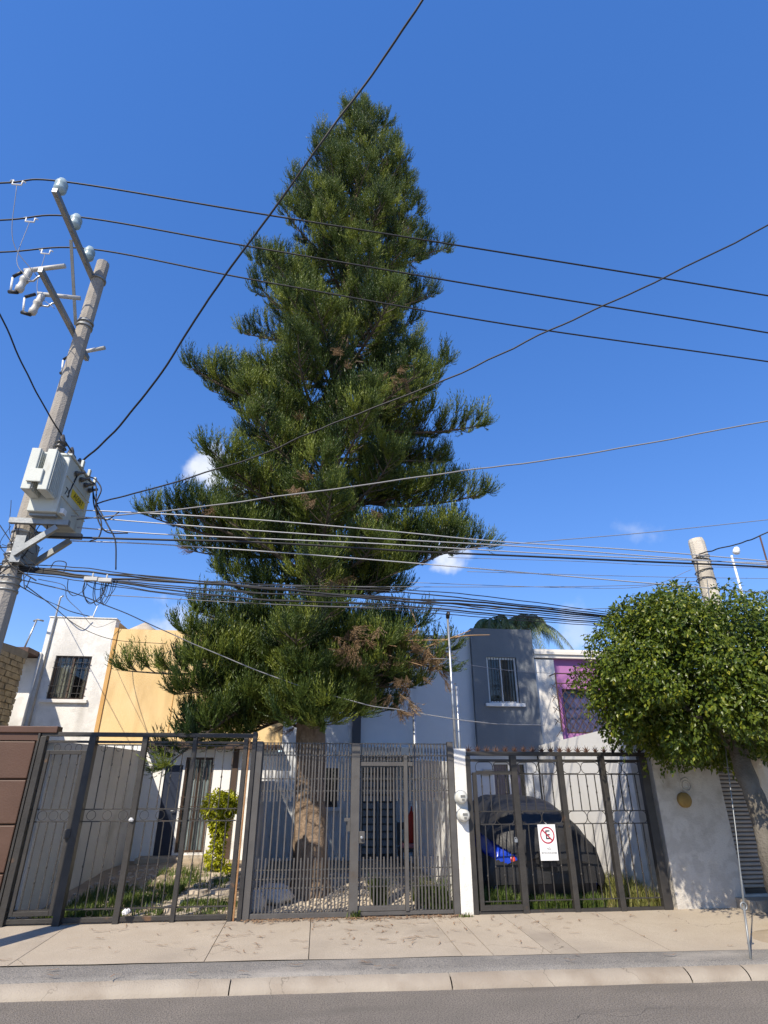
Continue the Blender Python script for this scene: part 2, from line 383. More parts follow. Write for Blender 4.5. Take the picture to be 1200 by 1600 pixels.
def unit_box(mat):
    if mat not in UNIT_BOX: UNIT_BOX[mat] = mesh_from(MB().box(-.5, .5, -.5, .5, 0, 1), 'bar', mat)
    return UNIT_BOX[mat]
def bar(name, parent, x, y, z0, z1, w, d, mat):
    return piece(name, unit_box(mat), parent, (x, y, z0), (random.gauss(0, .002), random.gauss(0, .0028), 0), (w, d, z1 - z0))

# ------------------------------------------------------------------ ground, road, pavement
YF = 8.75                                      # line of the gates
def zs(y): return .125 + (y - 7.05) * .034     # pavement rises a little towards the gates
ky = lambda x: 6.60 - .034 * x                  # the kerb runs at a slight angle to the gates
struct('ground', MB().add([(-600, -600, -.05), (600, -600, -.05), (600, 900, -.05), (-600, 900, -.05)], [(0, 1, 2, 3)]), 'bare_ground')
rd = MB()
N = 60
for i in range(N):
    xa, xb = -30 + i, -29 + i
    rd.add([(xa, -4, 0), (xb, -4, 0), (xb, ky(xb) + .05, 0), (xa, ky(xa) + .05, 0)], [(0, 1, 2, 3)])
struct('road', rd, 'asphalt')
def strip(prof, xa, xb, mat, parent, name, wob=0.):
    """a run of pavement along the kerb: prof = (offset from the kerb line, height) pairs, or absolute Y when given as a string key"""
    mb = MB(); n = max(2, int((xb - xa) / .12)); k = len(prof)
    for i in range(n + 1):
        x = xa + (xb - xa) * i / n
        for j, (dy, z) in enumerate(prof):
            w = mnoise.noise(Vector((x * 1.7, dy * 3, 1.3))) * wob
            mb.v.append((x, ky(x) + dy + w, z + w * .3))
    for i in range(n):
        for j in range(k - 1):
            a = i * k + j; mb.f.append((a, a + k, a + k + 1, a + 1)); mb.smooth.append(True)
    return struct(name, mb, mat, parent)
kerb = struct('kerb', MB().box(-30, -12, 6.9, 7.2, -.02, .1), 'kerb_concrete')
kx = [-12, -6.4, -3.6, -.62, 1.42, 3.75, 4.35, 7.2, 12]
for a, b in zip(kx, kx[1:]):
    strip([(0, -.02), (.008, .018), (.03, .045), (.065, .068), (.105, .084), (.15, .092), (.17, .093)], a + .006, b - .006, 'kerb_concrete', kerb, 'kerb_stone', .012)
sw = struct('pavement', MB().add([(-30, 6.7, -.03), (30, 6.7, -.03), (30, 9.2, .06), (-30, 9.2, .06)], [(0, 1, 2, 3)]), 'joint')
strip([(.145, .06), (.152, .0955), (.28, .105), (.40, .114), (.50, .121), (.60, .1215)], -30, 30, 'band_concrete', sw, 'dark_band', .006)
def slab(xa0, xb0, xa1, xb1, mat):
    """one cast slab from the band (y0) to the gates (y1), with a rounded sunk joint round it"""
    mb = MB(); g = .0042; nx, ny = 14, 12
    for j in range(ny + 1):
        t = j / ny
        for i in range(nx + 1):
            s_ = i / nx
            x = (xa0 + (xb0 - xa0) * s_) * (1 - t) + (xa1 + (xb1 - xa1) * s_) * t
            x += g * (1 if i == 0 else -1 if i == nx else 0)
            y0 = ky(x) + .547 + .008 * mnoise.noise(Vector((x * 2.3, 0, 8))); y = y0 + (8.86 - y0) * t
            dz = mnoise.noise(Vector((x * 1.1, y * 1.3, 4))) * .006
            mb.v.append((x, y, zs(y) + dz))
    for j in range(ny):
        for i in range(nx):
            a = j * (nx + 1) + i; mb.f.append((a, a + 1, a + nx + 2, a + nx + 1)); mb.smooth.append(True)
    b0 = len(mb.v)
    for row in ((0, 1), ):
        pass
    e = [j * (nx + 1) for j in range(ny + 1)]; e2 = [j * (nx + 1) + nx for j in range(ny + 1)]
    for ed, flip in ((e, 1), (e2, 0)):
        for a, b in zip(ed, ed[1:]):
            pa, pb = mb.v[a], mb.v[b]
            o = len(mb.v); mb.v += [pa, pb, (pa[0], pa[1], pa[2] - .05), (pb[0], pb[1], pb[2] - .05)]
            mb.f.append((o, o + 1, o + 3, o + 2) if flip else (o + 1, o, o + 2, o + 3)); mb.smooth.append(False)
    return struct('slab', mb, mat, sw)
jb = [-14, -11, -8.4, -5.6, at(0, 1517, Z=.13).x, at(295, 1545, Z=.12).x, at(482, 1520, Z=.13).x, at(733, 1504, Z=.13).x, at(785, 1504, Z=.13).x, at(873, 1497, Z=.13).x, at(918, 1495, Z=.13).x, at(1062, 1491, Z=.13).x, 7.4, 10, 13]
jt = [-14, -11, -8.4, -5.6, at(107, 1447, Z=.18).x, at(350, 1447, Z=.18).x, at(486, 1447, Z=.18).x, at(680, 1440, Z=.18).x, at(722, 1440, Z=.18).x, at(797, 1440, Z=.18).x, at(838, 1438, Z=.18).x, at(960, 1438, Z=.18).x, 6.9, 10, 13]
for i in range(len(jb) - 1): slab(jb[i], jb[i + 1], jt[i], jt[i + 1], 'concrete' if i % 3 else 'concrete_b')
# front yards behind the gates
def yard(name, x0, x1, zend, mat, amp=.03, y1=13.5):
    mb = MB(); nx, ny = 40, 60
    for j in range(ny + 1):
        for i in range(nx + 1):
            x = x0 + (x1 - x0) * i / nx; y = 8.84 + (y1 - 8.84) * j / ny
            t = min(1, (y - 8.84) / 3.2)
            z = .172 + (zend - .172) * (t * t * (3 - 2 * t)) + mnoise.noise(Vector((x * 1.5, y * 1.5, 7))) * amp * min(1, (y - 8.8) * 3)
            mb.v.append((x, y, z))
    for j in range(ny):
        for i in range(nx):
            a = j * (nx + 1) + i; mb.f.append((a, a + 1, a + nx + 2, a + nx + 1)); mb.smooth.append(True)
    return struct(name, mb, mat)
def yz(x, y, zend, amp=.03):
    t = min(1, (y - 8.84) / 3.2)
    return .172 + (zend - .172) * (t * t * (3 - 2 * t)) + mnoise.noise(Vector((x * 1.5, y * 1.5, 7))) * amp * min(1, (y - 8.8) * 3)
yard('garden_soil', -3.45, -.74, .33, 'soil'); yard('gravel_yard', -.74, 2.1, .30, 'soil'); yard('driveway_soil', 2.1, 5.1, .24, 'soil')
struct('yard_floor', MB().box(-6, -3.55, 8.9, 13.5, .0, .2), 'concrete_b')

# ------------------------------------------------------------------ windows, shared
def curtain(x0, x1, z0, z1, y, waves, amp=.025):
    mb = MB(); n = waves * 8
    for i in range(n + 1):
        x = x0 + (x1 - x0) * i / n; yy = y + amp * math.sin(i / 8 * 2 * math.pi) * (.7 + .3 * math.sin(i * .9))
        mb.v += [(x, yy, z0), (x, yy, z1)]
    for i in range(n): mb.f.append((2 * i, 2 * i + 2, 2 * i + 3, 2 * i + 1)); mb.smooth.append(True)
    return mb
def window(th, x0, x1, z0, z1, y, frame_mat, fw=.04, mull=.5, sill=True, bars=0, bar_mat='gate_black', sill_mat='white_plaster', cur=None, bar_rows=()):
    """sliding window set in an opening of the wall that faces -Y at y"""
    fr = MB(); f0, f1 = y + .05, y + .10
    fr.box(x0, x0 + fw, f0, f1, z0, z1).box(x1 - fw, x1, f0, f1, z0, z1).box(x0 + fw, x1 - fw, f0, f1, z0, z0 + fw).box(x0 + fw, x1 - fw, f0, f1, z1 - fw, z1)
    w = part('window', fr, frame_mat, th)
    xm = x0 + (x1 - x0) * mull
    part('mullion', MB().box(xm - fw * .45, xm + fw * .45, f0 - .006, f1 - .006, z0 + fw, z1 - fw), frame_mat, w)
    for a, b, yy in ((x0 + fw, xm - fw * .45, y + .075), (xm + fw * .45, x1 - fw, y + .085)):
        part('pane', MB().add([(a, yy, z0 + fw), (b, yy, z0 + fw), (b, yy, z1 - fw), (a, yy, z1 - fw)], [(0, 1, 2, 3)]), 'glass', w)
    if cur:
        for c0, c1, m_, wv in cur: part('curtain', curtain(x0 + (x1 - x0) * c0, x0 + (x1 - x0) * c1, z0 + .02, z1 - .02, y + .17, wv), m_, w)
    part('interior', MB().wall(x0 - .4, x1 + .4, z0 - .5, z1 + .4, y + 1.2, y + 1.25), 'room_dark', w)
    if sill: part('sill', MB().box(x0 - .10, x1 + .10, y - .07, y + .05, z0 - .075, z0 - .002), sill_mat, w, .008)
    if bars:
        yb = y - .03
        for i in range(bars): bar('window_bar', w, x0 + .03 + (x1 - x0 - .06) * i / (bars - 1), yb, z0 + .02, z1 - .02, .012, .012, bar_mat)
        for z in bar_rows: piece('window_bar', unit_box(bar_mat), w, ((x0 + x1) / 2, yb - .014, z - .006), None, (x1 - x0, .012, .012))
    return w

# ------------------------------------------------------------------ houses
YH = 13.5
# white house: the tall narrow bay left of the yellow one
wh = thing('house', 'white plastered house with one barred upstairs window and a roof mast', 'house', (-5.2, YH, .2))
part('wall', MB().wall(-5.98, -4.545, .1, 5.09, YH, YH + .25, [(-5.66, -4.90, 3.33, 4.25)]), 'white_plaster', wh)
part('side_wall', MB().box(-4.60, -4.545, YH + .251, YH + 2.2, 2, 5.085), 'yellow_trim', wh)
part('wall', MB().box(-6.75, -5.983, YH - .012, YH + .2, .1, 4.18), 'white_plaster', wh)
part('side_wall', MB().box(-5.98, -5.88, YH + .251, YH + 4, 2, 5.07), 'white_plaster', wh)
part('coping', MB().box(-6.0, -4.53, YH - .02, YH + .27, 5.092, 5.12), 'white_plaster', wh, .01)
window(wh, -5.66, -4.90, 3.33, 4.25, YH, 'brown_frame', .035, .5, True, 7, 'gate_black', 'white_plaster', [(.05, .55, 'curtain_beige', 5), (.78, .97, 'curtain_brown', 2)], (3.45, 3.6, 3.98, 4.1))
part('conduit', MB().tube([(-5.86, YH - .03, 2.3), (-5.86, YH - .03, 5.55), (-5.80, YH - .03, 5.6)], .022, 8), 'galvanised', wh)
part('conduit', MB().tube([(-5.98, YH - .04, 2.3), (-5.98, YH - .04, 4.3)], .03, 8), 'white_plaster', wh)
part('cable_box', MB().box(-5.90, -5.82, YH - .09, YH - .05, 2.68, 2.75), 'black_paint', wh, .006)
rf = part('eave', MB().box(-7.4, -5.99, 12.9, 13.7, 4.20, 4.30), 'brown_metal_dark', wh)
part('fascia', MB().box(-7.4, -6.3, 12.87, 12.898, 4.16, 4.3), 'old_plaster', rf)
# yellow house
yh = thing('house', 'yellow ochre painted house wall behind the tall conifer', 'house', (-2.6, YH, .3))
part('wall', MB().wall(-4.46, -.62, 2.45, 4.88, YH + .02, YH + .25, [(-1.7, -1.2, 3.4, 4.2)]), 'yellow_paint', yh)
part('trim', MB().box(-4.543, -4.463, YH - .01, YH + .2, 2.45, 4.9), 'yellow_trim', yh)
part('seam', MB().box(-3.05, -3.035, YH + .008, YH + .019, 2.45, 3.75), 'yellow_trim', yh)
window(yh, -1.7, -1.2, 3.4, 4.2, YH + .02, 'white_frame', .04, .5, True, 5, 'gate_black', 'cream_trim', [(.02, .98, 'curtain_beige', 5)])
part('slab_edge', MB().box(-3.42, -.62, YH - .35, YH + .25, 2.36, 2.447), 'brown_frame', yh)
DR = (-2.98, -2.62, .40, 2.05); GW = (-2.58, -2.02, .46, 2.2)
part('ground_wall', MB().wall(-4.46, -3.443, .1, 2.448, YH + .02, YH + .2), 'white_party', yh)
part('ground_wall', MB().wall(-3.44, -.69, .1, 2.358, YH, YH + .22, [DR, GW]), 'white_party', yh)
dd = part('door', MB().box(DR[0], DR[1], YH + .03, YH + .08, DR[2], DR[3]), 'navy_door', yh)
part('handle', MB().tube([(DR[1] - .05, YH + .0, 1.2), (DR[1] - .05, YH - .02, 1.2), (DR[1] - .14, YH - .02, 1.2)], .01, 6), 'galvanised', dd)
g = window(yh, *GW, YH, 'brown_frame', .04, .5, False, 8, 'brown_frame', 'white_plaster', [(.02, .98, 'curtain_white', 8)], (1.28, 1.45))
part('column', MB().box(-1.62, -1.50, YH - .03, YH - .002, .3, 2.357), 'brown_frame', yh)
part('step', MB().box(-3.2, -1.9, YH - .45, YH - .002, .15, .42), 'concrete', yh, .012)
part('step', MB().box(-3.0, -2.2, YH - .75, YH - .452, .15, .335), 'concrete', yh, .012)
# rubble on the yellow roof edge
solo('rubble_heap', MB().lathe([(0, .38), (.12, .30), (.2, .17), (.28, .05), (.30, .0)], (-4.05, YH + .5, 4.86), n=9), 'pebble', 'pale heap of rubble on the yellow roof edge', 'rubble', base=(-4.05, YH + .5, 4.86))
# party wall between white house yard and the yellow house yard
solo('yard_wall', MB().prism_x([(8.86, .1), (13.49, .1), (13.49, 2.31), (11.2, 2.29), (8.86, 2.24)], -3.56, -3.46), 'grey_side_wall', 'grey plastered side wall beside the ringed iron gate yard', 'wall', base=(-3.5, 8.9, .1))
solo('yard_wall', MB().box(-.79, -.70, 8.92, 13.48, .1, 1.75), 'grey_side_wall', 'low plastered wall between the topiary bush and the conifer', 'wall', base=(-.75, 8.9, .1))
# grey house
gh = thing('house', 'two tone grey house with dark grey window bay beside the conifer', 'house', (2.2, YH, .25))
UW = (4.04, 4.77, 3.37, 4.42)
part('bay_wall', MB().wall(3.70, 5.22, 2.32, 5.10, YH - .12, YH + .25, [UW]), 'dark_grey_paint', gh)
part('bay_side', MB().box(3.70, 3.78, YH + .252, YH + 2.4, 2.4, 5.095), 'dark_grey_paint', gh)
part('upper_wall', MB().wall(-.615, 3.697, 2.32, 4.86, YH, YH + .25, [(.1, .9, 3.3, 4.2)]), 'light_grey_paint', gh)
part('pilaster', MB().box(.9, 1.09, YH - .05, YH - .003, 2.42, 4.86), 'charcoal_paint', gh)
part('parapet', MB().box(-.615, 3.697, YH - .02, YH + .27, 4.863, 4.93), 'light_grey_paint', gh, .008)
window(gh, *UW, YH - .12, 'white_frame', .05, .46, True, 11, 'gate_black', 'white_frame', [(.5, .97, 'curtain_brown', 5), (.0, .25, 'curtain_brown', 2)])
window(gh, .1, .9, 3.3, 4.2, YH, 'white_frame', .05, .5, True, 7, 'gate_black', 'white_frame', [(.02, .98, 'curtain_beige', 6)])
# ground floor
LW = (4.03, 4.82, 1.0, 2.13); ED = (1.10, 1.86, .30, 2.05)
part('ground_wall', MB().wall(2.3, 5.08, .1, 2.316, YH, YH + .22, [LW]), 'light_grey_paint', gh)
window(gh, *LW, YH, 'white_frame', .045, .5, True, 0, 'gate_black', 'white_frame', [(.02, .46, 'curtain_purple', 5), (.54, .86, 'curtain_purple', 4)])
part('entry_wall', MB().wall(-.685, 2.297, .1, 2.317, YH + .01, YH + .22, [ED, (.05, .62, 1.25, 2.0)]), 'light_grey_paint', gh)
window(gh, .05, .62, 1.25, 2.0, YH + .01, 'brown_frame', .035, .5, True, 6, 'gate_black', 'light_grey_paint', None)
part('canopy', MB().box(.95, 2.25, YH - 1.3, YH - .002, 2.19, 2.36), 'cream_trim', gh, .01)
ed = part('door', MB().box(ED[0], ED[1], YH + .06, YH + .10, ED[2], ED[3]), 'charcoal_paint', gh)
sl_me = mesh_from(MB().prism_x([(-.03, 0), (.02, .0), (.02, .10), (-.005, .10)], -.5, .5), 'slat', 'grey_door')
for k in range(2):
    xc = ED[0] + .20 + k * .36
    for i in range(12): piece('slat', sl_me, ed, (xc, YH + .038, .40 + i * .137), None, (.28, 1, 1))
part('door_frame', MB().box(ED[0], ED[0] + .05, YH + .0, YH + .058, .3, 2.05).box(ED[1] - .05, ED[1], YH + .0, YH + .058, .3, 2.05).box(1.455, 1.505, YH + .005, YH + .056, .3, 2.0).box(ED[0] + .05, ED[1] - .05, YH, YH + .058, 2.0, 2.05), 'grey_door', ed)
part('number_plate', MB().box(3.80, 4.0, YH - .03, YH - .004, 1.86, 1.98), 'curtain_beige', gh, .006)
# roof bits of the grey house
part('roof_pipe', MB().tube([(4.7, YH + .4, 5.0), (4.7, YH + .4, 5.16), (4.84, YH + .4, 5.2), (4.92, YH + .4, 5.13)], .03, 8), 'white_plastic', gh)
# short wall closing the entry on its right, carrying the conifer's shade
solo('yard_wall', MB().prism_x([(8.95, .1), (13.46, .1), (13.46, 2.15), (11.5, 2.1), (8.95, 2.0)], 2.12, 2.24), 'white_party', 'white wall between the barred grey gate yard and the covered car', 'wall', base=(2.2, 9, .1))
# party wall on the car's right
solo('yard_wall', MB().prism_x([(8.92, .1), (13.45, .1), (13.45, 2.47), (8.92, 2.60)], 5.10, 5.26), 'white_party', 'tall white side wall behind the spiked gate beside the car', 'wall', base=(5.2, 9, .1))
# white and purple house
ph = thing('house', 'white house with purple recess and diamond lattice window behind the ficus', 'house', (7, YH, .3))
PW = (5.92, 8.0, 2.75, 3.75)
part('wall', MB().wall(5.265, 5.76, 2.0, 4.42, YH + .02, YH + .3), 'white_plaster', ph)
part('recess_wall', MB().wall(5.763, 8.6, 2.0, 4.45, YH + .12, YH + .35, [PW]), 'purple_paint', ph)
part('cornice', MB().box(5.265, 8.6, YH - .02, YH + .35, 4.453, 4.53).box(5.265, 8.6, YH - .06, YH + .35, 4.533, 4.60).box(5.265, 8.6, YH - .02, YH + .35, 4.603, 4.66), 'cream_trim', ph)
window(ph, *PW, YH + .12, 'brown_frame', .04, .5, False, 0, 'gate_black', 'purple_paint', [(.0, .98, 'curtain_purple', 12)])
lt = part('lattice', MB().box(5.60, 5.625, YH - .34, YH - .315, 2.75, 4.02).box(5.60, 7.9, YH - .34, YH - .315, 4.022, 4.045).box(5.60, 7.9, YH - .34, YH - .315, 3.80, 3.82).box(5.60, 5.625, YH - .31, YH + .018, 4.022, 4.04), 'brown_metal_dark', ph)
for i in range(-8, 16):
    for sgn in (1, -1):
        x0_ = 5.63 + i * .17
        a, b = (x0_, 2.75), (x0_ + sgn * .8, 3.80)
        def clip(a, b):
            (ax, az), (bx, bz) = a, b
            if ax > bx: ax, az, bx, bz = bx, bz, ax, az
            if bx < 5.63 or ax > 7.9: return None
            if ax < 5.63: t = (5.63 - ax) / (bx - ax); ax, az = 5.63, az + (bz - az) * t
            if bx > 7.9: t = (7.9 - ax) / (bx - ax); bx, bz = 7.9, az + (bz - az) * t
            return (ax, az), (bx, bz)
        c = clip(a, b)
        if c and abs(c[0][1] - c[1][1]) > .02:
            part('lattice_bar', MB().beam((c[0][0], YH - .327 + sgn * .006, c[0][1]), (c[1][0], YH - .327 + sgn * .006, c[1][1]), .012, .012), 'brown_metal_dark', lt)
for i in range(9):
    z = 2.8 + i * .13; part('lattice_bar', MB().beam((5.612, YH - .31, z), (5.612, YH + .01, z + .13 * (1 if i % 2 else -1)), .01, .01), 'brown_metal_dark', lt)
# ------------------------------------------------------------------ brick wall far left
bw = thing('brick_wall', 'rough brown brick gable wall rising above the brown gate', 'wall', (-6.1, 11, .2))
part('mortar', MB().prism_x([(8.9, .1), (12.94, .1), (12.94, 4.05), (8.9, 3.98)], -6.3, -6.03), 'mortar', bw)
bms = []
for k in range(5):
    q = MB().box(-.012, .03, 0, 1, 0, 1); q.v = [(x + random.uniform(-.008, .008), y * (1 + random.uniform(-.03, .03)), z * (1 + random.uniform(-.06, .04))) for x, y, z in q.v]
    bms.append(mesh_from(q, 'brick', 'brick'))
for r_ in range(18):
    z = 2.0 + r_ * .115; y = 9.55 + (.14 if r_ % 2 else 0)
    while y < 12.86:
        L_ = min(random.uniform(.25, .31), 12.94 - y)
        if L_ > .06: piece('brick', random.choice(bms), bw, (-6.03 + random.uniform(-.006, .01), y, z), None, (1, L_ - .016, .1))
        y += L_
part('coping', MB().prism_x([(8.9, 3.985), (12.97, 4.055), (12.97, 4.2), (12.5, 4.21), (11.7, 4.16), (8.9, 4.12)], -6.34, -6.0), 'mortar', bw)

# ------------------------------------------------------------------ brown sheet gate far left
bg_ = thing('sheet_gate', 'brown sheet metal gate of wide horizontal panels', 'gate', (-4.8, YF, .2))
zz = [.2, .72, 1.25, 1.77, 2.24]
for a, b in zip(zz, zz[1:]):
    part('panel', MB().box(-6.4, -3.66, YF - .02 - random.uniform(0, .006), YF + .03, a + .009, b - .009), 'brown_metal', bg_, .012)
part('backing', MB().box(-6.4, -3.66, YF + .032, YF + .05, .2, 2.24), 'brown_metal_dark', bg_)
part('cap', MB().box(-6.4, -3.4, YF - .06, YF + .12, 2.335, 2.42), 'brown_metal_dark', bg_, .01)
part('lintel', MB().box(-6.4, -3.62, YF - .03, YF + .1, 2.243, 2.332), 'brown_metal_dark', bg_)

# ------------------------------------------------------------------ ringed iron gate (yellow house)
lg = thing('iron_gate', 'dark iron gate with rows of small rings and leaning paper knots', 'gate', (-2.2, YF, .2))
GX = [-3.555, -2.915, -2.245, -1.58, -.89]
Z0, Z1 = .2, 2.33
iron = 'gate_iron'
part('top_rail', MB().box(-3.6, -.74, YF - .035, YF + .035, Z1 - .035, Z1 + .02), iron, lg, .004)
part('rail', MB().box(-3.52, -.76, YF - .02, YF + .02, Z1 - .115, Z1 - .085), iron, lg)
part('bottom_rail', MB().box(-3.52, -.93, YF - .025, YF + .025, Z0 + .0, Z0 + .05), iron, lg, .004)
part('rail', MB().box(-3.52, -.93, YF - .01, YF + .01, Z0 + .125, Z0 + .14), iron, lg)
for z in (1.27, 1.41): part('rail', MB().box(-3.52, -.93, YF - .01, YF + .01, z, z + .014), iron, lg)
for i, x in enumerate(GX):
    w = (.075, .085, .07, .055, .06)[i]; dd_ = (.06, .09, .05, .045, .06)[i]
    part('post', MB().box(x - w / 2, x + w / 2, YF - dd_, YF + .04, Z0 - .03, Z1 - .037), iron if i != 1 else 'gate_black', lg, .004)
part('post', MB().box(-3.625, -3.60, YF - .07, YF + .05, Z0 - .03, Z1 + .0), iron, lg)
part('post', MB().box(-.80, -.745, YF - .07, YF + .05, Z0 - .06, Z1 + .04), 'gate_black', lg, .004)
part('post', MB().box(-.85, -.83, YF - .055, YF - .02, Z0 - .02, Z1 - .04), 'rust', lg)
# the wicket inside the first panel
part('wicket_frame', MB().box(-3.48, -3.44, YF - .05, YF - .01, .28, 2.12).box(-3.03, -2.962, YF - .05, YF - .01, .28, 2.12).box(-3.438, -3.032, YF - .05, YF - .01, 2.07, 2.12).box(-3.438, -3.032, YF - .05, YF - .01, .28, .33), iron, lg, .003)
part('lock', MB().box(-3.03, -2.95, YF - .10, YF - .052, 1.10, 1.2), 'gate_black', lg, .006)
knob = mesh_from(MB().lathe([(-.02, .005), (-.01, .011), (.01, .011), (.02, .005)], (0, 0, 0), n=8), 'collar', iron)
ringm = mesh_from(MB().ring((0, 0, 0), .055, .0038, n=18), 'ring', iron)
pan = [(-3.44, -3.03), (-2.87, -2.28), (-2.21, -1.61), (-1.55, -.93)]
for i, (a, b) in enumerate(pan):
    n = 4
    for k in range(n):
        x = a + (b - a) * (k + (.5 if i == 0 else 1)) / (n + (0 if i == 0 else 1))
        bar('bar', lg, x, YF, Z0 + .14, 1.27, .012, .012, iron); bar('bar', lg, x, YF, 1.424, (2.07 if i == 0 else Z1 - .13), .012, .012, iron)
        piece('collar', knob, lg, (x, YF, .62 if k % 2 else .78)); piece('collar', knob, lg, (x, YF, 1.95 if k % 2 else 1.8))
    for k in range(3):
        x = a + (b - a) * (k + .5) / 3
        for z in (1.347, 2.155, Z0 + .088): piece('ring', ringm, lg, (x, YF, z), None, (1, 1, 1) if z < 2 and z > 1 else (.75, 1, .62 if z < 1 else .8))
    if i: part('rail', MB().box(a, b, YF - .008, YF + .008, Z1 - .145, Z1 - .13), iron, lg)
def crumple(c, r, n=3, seed=0):
    mb = MB(); rnd = random.Random(seed)
    for k in range(n):
        cc = Vector(c) + Vector((rnd.uniform(-1, 1) * r * .8, rnd.uniform(-.3, .1) * r, rnd.uniform(-.5, .5) * r))
        nu, nv = 9, 6; vs = []
        for j in range(nv + 1):
            for i in range(nu):
                th_, ph_ = 2 * math.pi * i / nu, math.pi * j / nv
                d = Vector((math.cos(th_) * math.sin(ph_), math.sin(th_) * math.sin(ph_), math.cos(ph_)))
                vs.append(cc + d * r * (.7 + .5 * mnoise.noise(d * 2.4 + Vector((k * 3.1 + seed, 0, 0)))))
        mb.add(vs, [(j * nu + i, j * nu + (i + 1) % nu, (j + 1) * nu + (i + 1) % nu, (j + 1) * nu + i) for j in range(nv) for i in range(nu)])
    return mb
p1 = at(206, 1280, Y=8.68); solo('plastic_knot', crumple(p1, .026, 4, 3), 'bag_white', 'white plastic knot tied on the ringed gate at mid height', 'plastic bag', base=p1)
p2 = at(196, 1424, Y=8.66); solo('plastic_knot', crumple(p2, .036, 4, 8), 'bag_white', 'crumpled white plastic caught on the ringed gate near the ground', 'plastic bag', base=p2)

# ------------------------------------------------------------------ barred grey gate (grey house)
mg = thing('bar_gate', 'grey gate of close upright bars in front of the conifer trunk', 'gate', (.6, YF, .2))
gm = 'gate_grey'; MZ0, MZ1 = .2, 2.23
MP = [-.70, .64, 1.345, 2.0]
part('post', MB().box(-.742, -.655, YF - .05, YF + .04, MZ0 - .04, MZ1 + .02), gm, mg, .004)
part('post', MB().box(.585, .70, YF - .06, YF + .05, MZ0 - .03, MZ1 - .0), gm, mg, .004)
part('post', MB().box(1.32, 1.37, YF - .045, YF + .03, MZ0 + .04, MZ1 - .14), gm, mg, .004)
part('post', MB().box(1.955, 2.035, YF - .05, YF + .04, MZ0 - .03, MZ1 + .03), gm, mg, .004)
part('bottom_rail', MB().box(-.652, .583, YF - .03, YF + .03, MZ0 - .01, MZ0 + .045), gm, mg, .003)
part('bottom_rail', MB().box(.703, 1.952, YF - .03, YF + .03, MZ0 + .0, MZ0 + .04), gm, mg, .003)
part('wicket_rail', MB().box(.703, 1.318, YF - .028, YF + .028, MZ0 + .045, MZ0 + .10), gm, mg, .003); part('wicket_rail', MB().box(.703, 1.45, YF - .028, YF + .028, 1.94, 1.99), gm, mg, .003)
for z in (MZ1 - .005, MZ1 - .16, 1.62, 1.77, .70, .60, .50): part('rail', MB().box(-.652, .583, YF + .012, YF + .026, z, z + .013).box(.703, 1.952, YF + .012, YF + .026, z, z + .013), gm, mg)
x = -.64; k = 0
while x < 1.95:
    if not (.57 < x < .715 or 1.305 < x < 1.385):
        if k % 2 == 0: bar('bar', mg, x, YF, MZ0 + .045, MZ1 + .01, .017, .02, gm)
        else:
            bar('bar', mg, x, YF, MZ0 + .045, .84, .017, .02, gm); bar('bar', mg, x, YF, 1.50, MZ1 + .01, .017, .02, gm)
    x += .0455; k += 1
lk = part('lock', MB().box(.70, .78, YF - .05, YF - .022, 1.0, 1.14), gm, mg, .006)
part('handle', MB().lathe([(0, .02), (.03, .02), (.04, .012)], (.735, YF - .052, 1.07), (0, -1, 0), 10), 'galvanised', lk)
part('latch', MB().box(.50, .583, YF - .05, YF - .03, 1.26, 1.30).box(.545, .583, YF - .05, YF - .03, 1.14, 1.258), gm, mg)
# ------------------------------------------------------------------ meter pillar and conduits
mp_ = thing('meter_pillar', 'white painted pillar with two electricity meters and tall conduits', 'pillar', (2.13, YF, .2))
part('shaft', MB().box(2.045, 2.225, YF - .04, YF + .12, .08, 2.17), 'white_plaster', mp_, .008)
for i, (px, py) in enumerate(((720, 1246), (723.5, 1274))):
    c = at(px, py, Y=YF - .06)
    b_ = part('meter', MB().lathe([(-.02, .085), (.03, .085), (.035, .078), (.10, .073), (.118, .05), (.122, .0)], c, (0, -1, 0), 20), 'meter_glass', mp_)
    part('dial', MB().box(c.x - .032, c.x + .032, c.y - .128, c.y - .121, c.z + .005, c.z + .032), 'meter_dial', b_)
    part('dial', MB().box(c.x - .015, c.x + .02, c.y - .128, c.y - .121, c.z - .035, c.z - .012), 'meter_dial', b_)
    part('collar', MB().lathe([(-.03, .094), (.012, .094)], c, (0, -1, 0), 20), 'galvanised', b_)
for dx, top in ((-.025, 4.1), (.03, 3.05)):
    part('conduit', MB().tube([(2.13 + dx, YF + .05, 1.55), (2.13 + dx - (.0 if top < 4 else .03), YF + .05, top)], .02, 8), 'galvanised', mp_)
part('weather_head', MB().tube([(2.075, YF + .05, 4.1), (2.075, YF + .04, 4.16), (2.07, YF - .03, 4.17), (2.065, YF - .08, 4.12)], [.03, .032, .028, .02], 8), 'gate_black', mp_)
part('bolt', MB().box(2.2, 2.25, YF - .02, YF + .03, 1.9, 1.95), 'gate_black', mp_)
t_ = at(648, 1105, Y=YF + .1)
solo('conduit_mast', MB().tube([(1.50, YF + .06, .25), (1.50, YF + .06, t_.z)], .024, 8).lathe([(0, .028), (.03, .028), (.04, .01)], (1.50, YF + .06, t_.z), n=8), 'galvanised', 'slim grey pipe mast rising behind the barred gate', 'pipe', base=(1.5, YF + .06, .25))

